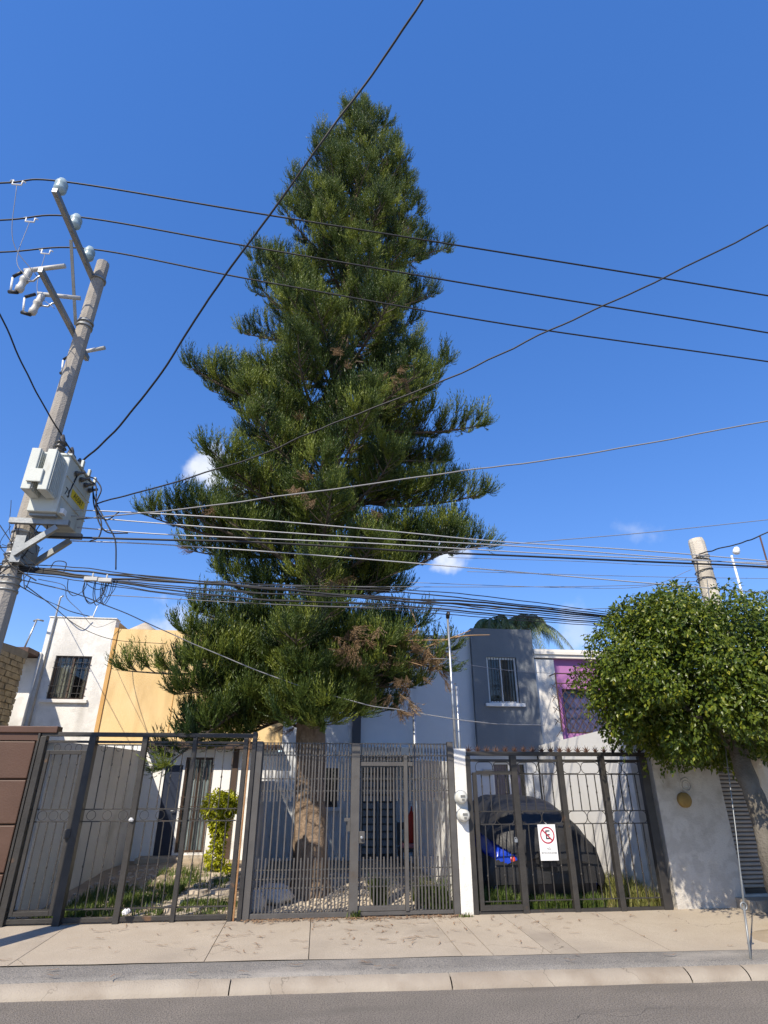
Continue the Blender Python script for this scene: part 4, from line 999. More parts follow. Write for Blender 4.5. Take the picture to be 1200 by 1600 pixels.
# ficus over the pavement on the right
fc = at(1120, 1045, Y=8.0)
fi = thing('ficus_tree', 'round clipped ficus with glossy leaves over the pavement', 'tree', (5.9, 7.2, .15))
tb = MB()
tp = crom([at(1232, 1450, Z=.12), at(1212, 1370, Y=7.2), at(1188, 1270, Y=7.25), at(1160, 1195, Y=7.35), at(1140, 1120, Y=7.45)], 6)
tb.tube(tp, [.135 - .03 * i / (len(tp) - 1) + .03 * mnoise.noise(Vector((i * .7, 0, 0))) for i in range(len(tp))], 12)
part('trunk', tb, 'bark_grey', fi)
lm = MB()
for k in range(16):
    a = 2 * math.pi * k / 16 + random.uniform(-.2, .2); e = random.uniform(.0, 1.2); L = random.uniform(.9, 1.45)
    p0 = tp[-1] + Vector((0, 0, random.uniform(-.5, .2))); d = Vector((math.cos(a) * math.cos(e), math.sin(a) * math.cos(e), math.sin(e)))
    lm.tube(crom([p0, p0 + d * L * .5 + Vector((0, 0, .12)), p0 + d * L], 4), [.06 - .05 * i / 8 for i in range(9)], 6, False)
part('limbs', lm, 'bark_grey', fi)
g = RNG
lobes = []
FC = np.array([5.62, 7.5, 3.06]); FR = np.array([1.86, 1.42, 1.13])
for k in range(120):
    d = unit(g.normal(0, 1, (1, 3)))[0]
    if d[2] < -.75: d[2] = -.75
    lobes.append((FC + d * FR * g.uniform(.72, 1.0), g.uniform(.2, .42)))
pts, nr, tn = [], [], []
for c, r in lobes:
    n = int(690 * (r / .34) ** 2); d = unit(g.normal(0, 1, (n, 3))); rad = r * g.uniform(.55, 1.06, n)[:, None] ** .6
    pts.append(c + d * rad * np.array([1, 1, .85])); nr.append(unit(d * .6 + (c - FC) / FR * .8)); tn.append(np.clip(g.normal(.36 + .1 * g.random(), .17, n) + (g.random(n) < .05) * .45, 0, 1))
# an inner fill so the crown closes, and loose outer sprigs
n = 20000; d = unit(g.normal(0, 1, (n, 3))); pts.append(FC + d * FR * (g.uniform(.1, .85, n) ** .5)[:, None]); nr.append(d); tn.append(np.clip(g.normal(.3, .15, n), 0, 1))
for k in range(260):
    d = unit(g.normal(0, 1, (1, 3)))[0]
    if d[2] < -.85: continue
    b = FC + d * FR * g.uniform(.95, 1.03); m = 16; t = np.linspace(0, 1, m)[:, None]
    dr = unit((d + g.normal(0, .35, 3) + np.array([0, 0, .2]))[None])[0]
    pts.append(b + dr * t * .26 + np.array([0, 0, -.12]) * t * t + g.normal(0, .018, (m, 3))); nr.append(np.repeat(d[None], m, 0)); tn.append(np.clip(g.normal(.5, .2, m), 0, 1))
pts, nr, tn = np.concatenate(pts), np.concatenate(nr), np.concatenate(tn)
V, F_, T = leaf_cloud(pts, nr, .064, .55, .52, tn)
link('crown', np_mesh('crown', V, F_, 'ficus_leaf', T, root_base(fi)), fi)
print('ficus leaves', len(pts))
# topiary bush in the ringed gate yard
tc_ = at(345, 1262, Y=11.6)
tp_ = thing('topiary_bush', 'small yellow-green topiary bush in the ringed gate yard', 'bush', (tc_.x, 11.6, .3))
part('stem', MB().tube([(tc_.x + .05, 11.6, .25), (tc_.x + .03, 11.6, .8), (tc_.x, 11.6, 1.3)], .025, 6), 'bark_dark', tp_)
P_, N_ = [], []
for c, r, n in (((tc_.x - .05, 11.6, tc_.z + .02), .27, 1500), ((tc_.x + .12, 11.6, tc_.z + .05), .21, 900), ((tc_.x, 11.6, tc_.z - .18), .2, 700), ((tc_.x + .01, 11.6, tc_.z - .38), .15, 420), ((tc_.x + .02, 11.6, tc_.z - .55), .12, 300), ((tc_.x - .02, 11.6, tc_.z - .75), .16, 420), ((tc_.x + .16, 11.6, tc_.z - .95), .13, 200)):
    d = unit(g.normal(0, 1, (n, 3))); P_.append(np.array(c) + d * r * g.uniform(.6, 1.05, n)[:, None]); N_.append(d)
V, F_, T = leaf_cloud(np.concatenate(P_), np.concatenate(N_), .06, .3, .6, np.clip(g.normal(.5, .25, sum(map(len, P_))), 0, 1))
link('crown', np_mesh('crown', V, F_, 'topiary_leaf', T, root_base(tp_)), tp_)
# palm behind the grey house
def palm(name, cx, cy, ztop, nf, L, label):
    th_ = thing(name, label, 'tree', (cx, cy, 0), 'palm trees behind the grey house')
    part('trunk', MB().tube([(cx, cy, 0), (cx + .05, cy, ztop * .5), (cx, cy, ztop)], [.16, .12, .1], 10), 'bark_grey', th_)
    st = MB(); V_, T_ = [], []
    for k in range(nf):
        a = 2 * math.pi * k / nf + random.uniform(-.2, .2); e = random.uniform(.25, 1.15); d = Vector((math.cos(a), math.sin(a), 0)); l_ = L * random.uniform(.85, 1.1)
        fp = [Vector((cx, cy, ztop)) + d * (l_ * math.cos(e) * t) + Vector((0, 0, l_ * (math.sin(e) * t - (.75 + .35 * math.cos(e)) * t ** 2.3))) for t in [i / 24 for i in range(25)]]
        st.tube(fp, [.02 - .017 * i / 24 for i in range(25)], 4, False)
        for i in range(3, 25):
            tg = (fp[i] - fp[i - 1]).normalized(); sd = tg.cross(Vector((0, 0, 1))).normalized()
            for s_ in (-1, 1):
                for q in range(2):
                    p = fp[i] - tg * (q * .5 * l_ / 24); ln = .42 * (1 - .55 * abs(i / 24 - .45)) * random.uniform(.8, 1.15)
                    dr = (tg * .6 + sd * s_ * .7 + Vector((0, 0, -.55 + random.gauss(0, .15)))).normalized(); mid = p + dr * ln * .5; tip = p + dr * ln * .9 + Vector((0, 0, -.28 * ln))
                    V_ += [p - tg * .009, p + tg * .009, mid + tg * .013, mid - tg * .013, tip]; T_ += [random.random()] * 5
    part('stalks', st, 'bark_grey', th_)
    n = len(V_) // 5; b = (np.arange(n) * 5)[:, None]
    f = np.concatenate([b + np.array([[0, 1, 2]]), b + np.array([[0, 2, 3]]), b + np.array([[3, 2, 4]])])
    link('fronds', np_mesh('fronds', np.array([tuple(v) for v in V_]), f, 'palm_leaf', np.array(T_), root_base(th_)), th_)
palm('palm_tree', 5.5, 17.2, 6.15, 17, 1.25, 'feathery palm top showing just above the dark grey parapet')
palm('palm_tree', 6.75, 17.8, 6.3, 20, 1.6, 'arching palm top between the dark grey bay and the ficus')

# ------------------------------------------------------------------ grass, weeds, stones, litter
def blades(name, regions, mat, label):
    V_, T_ = [], []
    for (x0, x1, y0, y1, n, h, zend, clump) in regions:
        cs = [(random.uniform(x0, x1), random.uniform(y0, y1)) for _ in range(clump)]
        for k in range(n):
            cx, cy = random.choice(cs); x = min(x1, max(x0, random.gauss(cx, .13))); y = min(y1, max(y0, random.gauss(cy, .15)))
            z = yz(x, y, zend); a = random.uniform(0, 6.28); hh_ = h * random.uniform(.45, 1.2); ln = random.uniform(.1, .6) * hh_
            d = Vector((math.cos(a), math.sin(a), 0)); s_ = Vector((-d.y, d.x, 0)) * random.uniform(.004, .008); p = Vector((x, y, z - .01))
            m = p + d * ln * .35 + Vector((0, 0, hh_ * .6)); t = p + d * ln + Vector((0, 0, hh_))
            V_ += [p - s_, p + s_, m + s_ * .8, m - s_ * .8, t]; tt = min(1, max(0, random.gauss(.45, .22))); T_ += [tt] * 5
    n = len(V_) // 5; b = (np.arange(n) * 5)[:, None]
    f = np.concatenate([b + np.array([[0, 1, 2]]), b + np.array([[0, 2, 3]]), b + np.array([[3, 2, 4]])])
    o = link(name, np_mesh(name, np.array([tuple(v) for v in V_]), f, mat, np.array(T_))); o['kind'] = 'stuff'; tag(o, label, 'grass'); return o
blades('grass', [(-3.1, -1.8, 8.95, 10.6, 3300, .12, .33, 34), (-1.6, -.85, 8.95, 9.7, 900, .11, .33, 14), (-2.4, -1.2, 10.4, 12.2, 1500, .10, .33, 18), (-3.3, -2.6, 8.9, 9.5, 700, .11, .33, 10)], 'grass_blade', 'patchy green grass in the ringed gate yard')
blades('grass', [(2.35, 2.8, 8.95, 9.3, 700, .26, .24, 7), (2.9, 4.1, 8.9, 9.2, 2200, .17, .24, 22)], 'grass_blade', 'green grass growing under the covered car')
blades('grass', [(4.2, 5.0, 9.0, 10.6, 2200, .24, .24, 22), (4.1, 5.05, 8.9, 9.2, 700, .14, .24, 10)], 'dry_grass', 'yellowish dry grass along the tall white side wall')
blades('weeds', [(1.55, 1.95, 9.0, 9.5, 650, .33, .30, 6), (.98, 1.15, 9.3, 9.6, 350, .36, .30, 3), (1.7, 2.05, 8.9, 9.0, 200, .18, .30, 4), (.60, .72, 8.842, 8.86, 0, .1, .3, 1)], 'grass_blade', 'green weeds sprouting among the pebbles behind the barred gate')
# small weed at the foot of the barred gate and the pillar
def tuft(px, py, n, h, label):
    c = at(px, py, Z=.185); V_, T_ = [], []
    for k in range(n):
        a = random.uniform(0, 6.28); d = Vector((math.cos(a), math.sin(a) * .6, 0)); p = Vector((c.x + random.gauss(0, .035), min(c.y, 8.69) + random.gauss(0, .012), .178)); hh_ = h * random.uniform(.4, 1.1); s_ = Vector((-d.y, d.x, 0)) * .008
        m = p + d * hh_ * .3 + Vector((0, 0, hh_ * .6)); t = p + d * hh_ * .7 + Vector((0, 0, hh_ * .9)); V_ += [p - s_, p + s_, m + s_, m - s_, t]; T_ += [random.random()] * 5
    b = (np.arange(n) * 5)[:, None]; f = np.concatenate([b + np.array([[0, 1, 2]]), b + np.array([[0, 2, 3]]), b + np.array([[3, 2, 4]])])
    tag(link('weed', np_mesh('weed', np.array([tuple(v) for v in V_]), f, 'grass_blade', np.array(T_))), label, 'weed')
tuft(554, 1432, 60, .10, 'small green weed at the foot of the barred gate post'); tuft(728, 1432, 40, .06, 'tiny weed at the foot of the white meter pillar')
# pebbles in the grey house yard, stepping stones in the garden
def pebbles(name, n, reg, zend, mat, label, smin=.02, smax=.05):
    x0, x1, y0, y1 = reg; vs, fs = [], []
    ico = [(0, 0, 1), (.89, 0, .45), (.28, .85, .45), (-.72, .53, .45), (-.72, -.53, .45), (.28, -.85, .45), (.72, .53, -.45), (-.28, .85, -.45), (-.89, 0, -.45), (-.28, -.85, -.45), (.72, -.53, -.45), (0, 0, -1)]
    icf = [(0, 1, 2), (0, 2, 3), (0, 3, 4), (0, 4, 5), (0, 5, 1), (1, 6, 2), (2, 7, 3), (3, 8, 4), (4, 9, 5), (5, 10, 1), (2, 6, 7), (3, 7, 8), (4, 8, 9), (5, 9, 10), (1, 10, 6), (11, 7, 6), (11, 8, 7), (11, 9, 8), (11, 10, 9), (11, 6, 10)]
    for k in range(n):
        x, y = random.uniform(x0, x1), y0 + (y1 - y0) * random.random() ** 1.3; s_ = random.uniform(smin, smax); a = random.uniform(0, 6.28); ca, sa = math.cos(a), math.sin(a); ex = random.uniform(1, 1.6); z = yz(x, y, zend)
        o = len(vs)
        for (ix, iy, iz) in ico:
            j = random.uniform(.85, 1.12); px, py = ix * s_ * ex * j, iy * s_ * j; vs.append((x + px * ca - py * sa, y + px * sa + py * ca, z + s_ * .25 + iz * s_ * .6 * j))
        fs += [tuple(i + o for i in f) for f in icf]
    o = link(name, np_mesh(name, np.array(vs), np.array(fs), mat)); o['kind'] = 'stuff'; return tag(o, label, 'stones')
pebbles('pebbles', 2600, (-.66, 2.05, 8.88, 11.6), .30, 'pebble', 'loose pale pebbles covering the barred gate yard')
pebbles('gravel', 700, (-3.3, -.85, 8.88, 12.5), .33, 'path_stone', 'scattered gravel in the ringed gate yard', .012, .03)
pth = MB()
for k in range(25):
    t = k / 24; xc = -1.75 + .25 * math.sin(t * 3) + t * .35; yc = 9.0 + t * 3.5
    for q in range(5): xq = xc + (q - 2) * .19; pth.v.append((xq, yc, yz(xq, yc, .33) + .006))
for k in range(24):
    for q in range(4): a = k * 5 + q; pth.f.append((a, a + 1, a + 6, a + 5)); pth.smooth.append(True)
gp = struct('garden_path', pth, 'bare_ground')
for k in range(9):
    t = k / 8; x = -1.75 + .25 * math.sin(t * 3) + t * .35; y = 9.05 + t * 3.4; z = yz(x, y, .33)
    for q in range(2):
        xx = x + (q - .5) * .36 + random.uniform(-.04, .04); yy = y + random.uniform(-.05, .05); nn_ = 9
        ring_ = [(xx + math.cos(2 * math.pi * i / nn_) * .17 * random.uniform(.85, 1.1), yy + math.sin(2 * math.pi * i / nn_) * .16 * random.uniform(.85, 1.1)) for i in range(nn_)]
        mb = MB(); mb.add([(a, b, z + .035) for a, b in ring_] + [(xx + (a - xx) * 1.1, yy + (b - yy) * 1.1, z - .03) for a, b in ring_], [tuple(range(nn_))] + [(i, i + nn_, (i + 1) % nn_ + nn_, (i + 1) % nn_) for i in range(nn_)])
        struct('stone', mb, 'path_stone', gp)
cr_ = at(410, 1400, Z=.2)
# dry conifer litter on the pavement
lt_ = MB()
def litter(x, y, L, w, bend, a):
    z = (zs(y) if y > ky(x) + .54 else .121) + .004; k = 5; d = Vector((math.cos(a), math.sin(a), 0)); s_ = Vector((-d.y, d.x, 0)); vs = []
    for i in range(k + 1):
        t = i / k - .5; p = Vector((x, y, z)) + d * L * t + s_ * bend * L * (t * t) + Vector((0, 0, .004 + .010 * abs(math.sin(t * 5 + a)))); ww = w * (1 - 1.5 * abs(t) ** 2)
        vs += [p - s_ * ww, p + s_ * ww]
    lt_.add(vs, [(2 * i, 2 * i + 1, 2 * i + 3, 2 * i + 2) for i in range(k)])
for k in range(190):
    x = random.gauss(.6, 1.7); y = 7.25 + 1.4 * random.random() ** .6
    if y < ky(x) + .3: continue
    litter(x, y, random.uniform(.05, .17), random.uniform(.003, .007), random.uniform(-1.2, 1.2), random.gauss(0, .7))
for k in range(330):
    x = random.uniform(-.75, 2.1); y = 8.69 - abs(random.gauss(0, .06)); litter(x, y, random.uniform(.03, .12), random.uniform(.003, .007), random.uniform(-1, 1), random.uniform(0, 6.28))
for k in range(14): litter(random.uniform(-3, 5), random.uniform(6.75, 7.1), random.uniform(.06, .15), .006, random.uniform(-1, 1), random.gauss(0, .5))
o = link('leaf_litter', mesh_from(lt_, 'leaf_litter', 'litter_leaf')); o['kind'] = 'stuff'; tag(o, 'curled brown conifer twigs scattered over the pavement', 'litter')
# soil mound at the ficus foot
mm = MB(); nn_ = 26
mc = Vector((5.95, 7.35, .12)); vs = [mc + Vector((0, 0, .07))]
for r_, h_ in ((.35, .055), (.65, .02), (.8, -.02)):
    for i in range(nn_):
        a = 2 * math.pi * i / nn_; k = r_ * (1 + .12 * mnoise.noise(Vector((math.cos(a) * 2, math.sin(a) * 2, 3)))); vs.append(mc + Vector((math.cos(a) * k * 1.2, math.sin(a) * k * .6, h_ + .015)))
mm.add(vs, [(0, 1 + i, 1 + (i + 1) % nn_) for i in range(nn_)] + [(1 + j * nn_ + i, 1 + (j + 1) * nn_ + i, 1 + (j + 1) * nn_ + (i + 1) % nn_, 1 + j * nn_ + (i + 1) % nn_) for j in range(2) for i in range(nn_)], True)
struct('planting_soil', mm, 'soil')

# ------------------------------------------------------------------ utility pole
PX, PY = -3.79, 7.2
up_ = thing('utility_pole', 'tall grey concrete utility pole with two steel crossarms', 'utility pole', (PX, PY, .1))
pc = MB(); ring_n = 8
zsn = [.05, 3, 6, 8, 9.38]; rs_ = [.15, .128, .112, .103, .096]
pc.tube([(PX + (.04 * (z / 9.4)), PY, z) for z in zsn], rs_, 10, True, False)
part('shaft', pc, 'pole_concrete', up_)
def px_at(z): return PX + .04 * z / 9.4
ARMZ = 9.2; 
ya0, ya1 = 5.66, 7.34
part('crossarm', MB().box(-3.87, -3.80, ya0, ya1, 8.98, 9.06), 'steel_grey', up_, .004)
ins = mesh_from(MB().lathe([(0, .03), (.02, .05), (.05, .075), (.09, .085), (.12, .07), (.15, .085), (.20, .082), (.24, .06), (.262, .055), (.27, .03)], (0, 0, 0), n=16), 'insulator', 'ceramic')
INS = []
for px, py in ((97, 292), (120, 347), (140, 397)):
    c = at(px, py, Z=9.22); c.x = -3.835; INS.append(c)
    piece('insulator', ins, up_, (-3.835, c.y, 9.08)); 
    part('pin', MB().tube([(-3.835, c.y, 8.95), (-3.835, c.y, 9.1)], .015, 6), 'steel_grey', up_)
part('brace', MB().beam((-3.9, 6.45, 9.0), (px_at(8.1) - .10, PY - .06, 8.0), .045, .012), 'steel_grey', up_)
CZ = 8.02
part('crossarm', MB().box(-3.99, -3.93, 6.12, 7.95, CZ - .045, CZ + .045), 'steel_grey', up_, .004)
for z in (9.0, 8.02, 8.1): part('clamp', MB().tube_rings([(Vector((px_at(z), PY, z - .02)), .118), (Vector((px_at(z), PY, z + .02)), .118)], Vector((0, 0, 1)), 14), 'steel_grey', up_)
for z in (5.6, 5.2, 4.6, 4.42, 4.3, 4.2, 4.12, 4.0, 3.92, 3.84): part('band', MB().tube_rings([(Vector((px_at(z), PY, z - .012)), .134), (Vector((px_at(z), PY, z + .012)), .134)], Vector((0, 0, 1)), 12), 'galvanised' if int(z * 100) % 4 else 'steel_grey', up_)
# transformer bracket
TX0, TX1, TYa, TYb, TZ0, TZ1 = -3.62, -3.27, 6.83, 7.66, 4.76, 5.56
for yb in (6.98, 7.42):
    part('bracket_strut', MB().beam((-3.70, yb, 4.24), (-3.28, yb, 4.62), .05, .07), 'steel_grey', up_)
    part('bracket_beam', MB().beam((-3.85, yb, 4.68), (-3.15, yb, 4.68), .06, .07), 'steel_grey', up_)
part('step_plate', MB().box(-3.74, -3.62, 7.0, 7.4, 4.15, 4.5), 'steel_grey', up_)
# fuse cutouts on the lower crossarm
def cutout(x, y, label, tilt):
    th_ = thing('fuse_cutout', label, 'fuse', (x, y, CZ), 'fuse cutouts on the lower crossarm')
    m = Matrix.Rotation(tilt, 3, 'Z')
    def q(*p): return m @ Vector(p) + Vector((x, y, CZ))
    part('arrester', MB().tube([q(-.28, 0, .10), q(.28, 0, .16)], .032, 10), 'polymer_grey', th_)
    part('bracket', MB().tube([q(.0, 0, .0), q(-.06, 0, -.03), q(-.10, 0, -.10), q(-.2, 0, -.10)], .014, 6), 'galvanised', th_)
    part('insulator', MB().lathe([(-.20, .03), (-.18, .05), (-.12, .055), (-.10, .045), (-.02, .045), (0, .058), (.04, .058), (.06, .045), (.14, .05), (.18, .045), (.20, .025)], q(-.24, 0, -.09), m @ Vector((.15, 0, 1)), 12), 'polymer_grey', th_)
    part('fuse_tube', MB().tube([q(-.42, 0, -.02), q(-.38, 0, -.26)], .014, 8), 'white_plastic', th_)
    part('hinge', MB().tube([q(-.42, 0, -.0), q(-.30, 0, .09)], .022, 6).tube([q(-.40, 0, -.28), q(-.27, 0, -.30)], .026, 6), 'black_paint', th_)
    return th_
cutout(-3.97, 6.22, 'fuse cutout at the outer end of the lower crossarm', R(-10)); cutout(-3.97, 6.72, 'fuse cutout in the middle of the lower crossarm beside the pole', R(8)); cutout(-3.95, 7.9, 'fuse cutout at the inner end of the lower crossarm behind the pole', R(-15))
# transformer
tf = thing('transformer', 'pale grey pole transformer with cooling fins and painted numbers', 'transformer', (-3.45, 7.25, TZ0))
part('tank', MB().box(TX0, TX1, TYa, TYb, TZ0, TZ1), 'transformer_paint', tf, .012)
part('lid', MB().box(TX0 - .02, TX1 + .02, TYa - .02, TYb + .02, TZ1 + .002, TZ1 + .03), 'transformer_paint', tf, .006)
part('rib', MB().box(TX1 + .001, TX1 + .012, TYa + .01, TYb - .01, 5.28, 5.295), 'transformer_paint', tf); part('rib', MB().box(TX1 + .001, TX1 + .012, TYa + .01, TYb - .01, 4.99, 5.005), 'transformer_paint', tf)
for k in range(2):
    x0 = TX0 + .0 + k * .19
    rd_ = part('radiator', MB().box(x0, x0 + .11, 6.56, TYa - .001, 4.93, 5.5), 'transformer_paint', tf, .008)
    for i in range(6): part('fin', MB().box(x0 + .112, x0 + .122, 6.58 + i * .042, 6.595 + i * .042, 4.95, 5.48), 'transformer_paint', rd_)
part('nameplate', MB().box(TX0 + .05, TX0 + .22, 6.53, 6.556, 5.02, 5.2), 'transformer_paint', tf, .008)
part('skid', MB().box(TX0 + .02, TX1 - .02, TYa + .05, TYa + .12, TZ0 - .035, TZ0 - .002).box(TX0 + .02, TX1 - .02, TYb - .12, TYb - .05, TZ0 - .035, TZ0 - .002), 'steel_grey', tf)
bush_m = mesh_from(MB().lathe([(0, .05), (.03, .05), (.035, .075), (.06, .05), (.08, .05), (.085, .07), (.11, .045), (.13, .045), (.135, .065), (.16, .04), (.2, .03), (.24, .012)], (0, 0, 0), n=14), 'bushing', 'dark_ceramic')
for y in (6.90, 7.22, 7.52): piece('bushing', bush_m, tf, (-3.47, y, TZ1 + .03), None, (1.2, 1.2, 1.35))
for i, y in enumerate((7.05, 7.22, 7.38, 7.54)):
    part('terminal', MB().lathe([(0, .035), (.03, .035), (.05, .02), (.12, .018)], (TX1 + .012, y, 5.42), (1, 0, .25), 10), 'dark_ceramic', tf)
for y in (7.1, 7.35, 7.58): part('lug', MB().box(TX1 + .02, TX1 + .05, y, y + .05, 5.56, 5.66), 'transformer_paint', tf)
tm_ = text_mesh('A5087', .105, 'black_paint', .001, 1.15)
part('number_panel', MB().box(TX1 + .0015, TX1 + .0035, 7.09, 7.55, 5.10, 5.22), 'yellow_plate', tf)
piece('lettering', tm_, tf, (TX1 + .0045, 7.32, 5.16), (R(90), 0, R(90)))
piece('lettering', text_mesh('75', .15, 'black_paint', .001), tf, (TX1 + .0025, 6.98, 5.1), (R(90), 0, R(90)))
part('drain_valve', MB().box(TX1 + .002, TX1 + .05, 6.9, 7.0, TZ0 + .02, TZ0 + .09), 'white_plastic', tf, .006)

# ------------------------------------------------------------------ overhead wires
def wire(name, pix, r, mat, label, group=None, cat='cable', n=8, wig=0.):
    """pix: (px, py, Y) stations along the wire"""
    pts = crom([at(a, b, Y=c) for a, b, c in pix], n); r *= .85
    if wig: pts = [p + Vector((0, 0, wig * mnoise.noise(Vector((p.x * 2, p.y, i * .3))))) for i, p in enumerate(pts)]
    mb = MB().tube(pts, r, 5); return solo(name, mb, mat, label, cat, group, base=pts[0])
for (px, py, right, left, lab) in ((97, 290, [(400, 333), (800, 397), (1200, 462), (1700, 548)], (0, 286), 'highest of the three power lines meeting the outermost insulator'), (120, 345, [(400, 387), (800, 455), (1200, 520), (1700, 608)], (0, 344), 'middle of the three power lines on the upper crossarm'), (140, 395, [(400, 438), (800, 508), (1200, 565), (1700, 640)], (0, 394), 'lowest of the three power lines, nearest the pole top')):
    yy = INS[(97, 120, 140).index(px)].y
    pts = [at(left[0] - 250, left[1] + 6, Y=yy), at(*left, Y=yy)] + [Vector((-3.835, yy, 9.33))] + [at(a, b, Y=yy) for a, b in right]
    m = crom(pts, 10); solo('power_line', MB().tube(m, .0125, 6), 'black_cable', lab, 'power line', 'three power lines on the upper crossarm', base=pts[2])
    cpx = {97: 28, 120: 48, 140: 72}[px]; c = at(cpx, left[1] - 2, Y=yy)
    ck = MB().tube([c + Vector((-.10, 0, .0)), c + Vector((-.06, 0, .02)), c + Vector((-.06, 0, -.06)), c + Vector((.06, 0, -.06)), c + Vector((.06, 0, .02)), c + Vector((.10, 0, 0))], .012, 6)
    solo('line_clamp', ck, 'white_plastic', {97: 'white tap clamp on the highest power line', 120: 'white tap clamp on the middle power line', 140: 'white tap clamp on the lowest power line'}[px], 'clamp', 'tap clamps', base=c)
    e = {97: (58, 432), 120: (48, 438), 140: (85, 482)}[px]
    ee = at(*e, Y={97: 6.1, 120: 6.15, 140: 6.65}[px]); mid = c.lerp(ee, .5) + Vector((-.12, 0, -.25))
    solo('jumper_wire', MB().tube(crom([c + Vector((0, 0, -.06)), mid, ee], 8), .005, 4), 'grey_cable', {97: 'thin jumper wire dropping from the highest power line', 120: 'thin jumper wire dropping from the middle power line', 140: 'thin jumper wire dropping from the lowest power line'}[px], 'wire', 'jumper wires', base=c)
wire('service_cable', [(128, 722, 7.2), (180, 672, 6.9), (245, 592, 6.4), (305, 500, 5.9), (362, 415, 5.4), (430, 325, 4.9), (500, 225, 4.4), (580, 118, 3.9), (660, 0, 3.3), (760, -160, 2.6)], .016, 'black_cable', 'thick twisted black cable rising steeply across the sky from the transformer', wig=.03)
wire('service_cable', [(-60, 380, 5.0), (0, 490, 5.6), (38, 575, 6.2), (75, 645, 6.7), (112, 706, 7.1)], .012, 'black_cable', 'black cable dropping to the transformer from the left edge', wig=.02)
wire('service_cable', [(150, 787, 7.3), (250, 760, 6.9), (395, 715, 6.5), (520, 662, 6.1), (700, 592, 5.6), (860, 515, 5.1), (1000, 452, 4.7), (1200, 352, 4.2), (1400, 240, 3.8)], .012, 'black_cable', 'black cable climbing to the upper right across the middle of the conifer', wig=.02)
wire('service_cable', [(120, 812, 7.3), (330, 790, 6.9), (520, 764, 6.6), (700, 739, 6.3), (900, 712, 6.0), (1200, 657, 5.6), (1450, 600, 5.3)], .011, 'grey_cable', 'grey cable rising gently to the right edge below the middle of the conifer', wig=.015)
sec = [([(100, 796), (215, 801), (400, 812), (600, 829), (780, 846), (1000, 860), (1300, 885)], .010, 'steel_cable'),
       ([(110, 806), (215, 815), (400, 829), (600, 842), (800, 853), (1000, 868), (1300, 890)], .010, 'steel_cable'),
       ([(120, 824), (240, 834), (420, 842), (600, 850), (800, 862), (1000, 872), (1300, 884)], .010, 'steel_cable'),
       ([(110, 845), (240, 850), (420, 862), (600, 876), (800, 893), (1000, 910), (1300, 935)], .010, 'steel_cable')]
for (pix, r, m), od in zip(sec, ('topmost', 'second from top', 'third from top', 'lowest')): wire('secondary_line', [(a, b, 7.25) for a, b in pix], r, m, od + ' of the four bare silvery wires running from the transformer across the conifer', 'four bare secondary wires')
wire('service_cable', [(60, 838, 7.2), (240, 843, 7.2), (420, 848, 7.2), (640, 861, 7.2), (800, 868, 7.2), (1000, 877, 7.2), (1200, 886, 7.2), (1500, 905, 7.2)], .017, 'black_cable', 'straight thick black cable crossing to the right edge behind the cut pole')
# telecom bundle
for i in range(9):
    dy = (-14, -9, -4, -1, 3, 7, 12, 16, 21)[i]; rr3 = (.008, .010, .015, .016, .010, .009, .012, .007, .007)[i]
    wob = lambda s: random.uniform(-s, s)
    wire('telecom_cable', [(-40, 884 + dy * .3 + wob(2), 7.1), (60, 890 + dy * .4 + wob(2), 7.15), (150, 900 + dy * .6 + wob(3), 7.15), (250, 911 + dy * .8 + wob(4), 7.2), (420, 922 + dy + wob(5), 7.2), (600, 934 + dy + wob(5), 7.2), (760, 946 + dy * .9 + wob(3), 7.2), (960, 966 + dy * .6, 8.3), (1090, 975 + dy * .2, 8.35)], rr3, 'black_cable', 'dark telecom cable in the sagging bundle crossing low over the conifer', 'bundle of telecom cables', wig=.012)
far = [([(150, 905, 7.4), (420, 915, 7.6), (800, 917, 7.9), (1010, 914, 8.3), (1090, 908, 8.3)], .006, 'grey_cable'), ([(170, 930, 7.4), (500, 947, 7.6), (800, 950, 7.9), (980, 948, 8.1), (1090, 915, 8.2)], .006, 'grey_cable'),
       ([(700, 871, 7.4), (900, 877, 7.6), (1050, 884, 7.8), (1300, 890, 8)], .005, 'grey_cable'), ([(730, 893, 7.4), (900, 898, 7.6), (1060, 902, 7.8), (1300, 905, 8)], .005, 'grey_cable'), ([(640, 910, 7.4), (880, 918, 7.6), (1010, 916, 7.8), (1080, 890, 8)], .005, 'grey_cable')]
for pix, r, m in far: wire('thin_cable', pix, r, m, 'thin grey cable strung toward the cut pole above the ficus', 'thin cables near the cut pole')
wire('thin_cable', [(700, 862, 7.6), (800, 850, 7.6), (1000, 833, 7.4), (1200, 812, 7.2), (1400, 790, 7.0)], .007, 'grey_cable', 'single dark cable rising to the right edge above the cut pole')
wire('service_drop', [(30, 905, 7.2), (110, 925, 7.6), (200, 960, 8.2), (300, 1005, 8.6), (440, 1062, 8.6), (560, 1098, 8.6), (640, 1112, 8.7), (760, 1130, 8.75), (850, 1133, 10)], .009, 'grey_cable', 'pale service drop sagging diagonally through the lower conifer', wig=.01)
wire('service_drop', [(655, 1030, 9.2), (702, 1030, 8.8), (740, 1040, 10), (800, 1048, 12), (860, 1052, 13.3)], .006, 'grey_cable', 'thin drop wire running past the upper dark grey window')
wire('service_drop', [(40, 915, 7.2), (80, 945, 8.5), (125, 980, 11), (180, 1000, 13), (260, 1006, 13.4)], .008, 'black_cable', 'black drop wire sagging in front of the white house roof')
wire('service_drop', [(30, 915, 7.2), (65, 935, 8.5), (88, 945, 13.4)], .008, 'black_cable', 'black drop wire ending at the white house conduit mast')
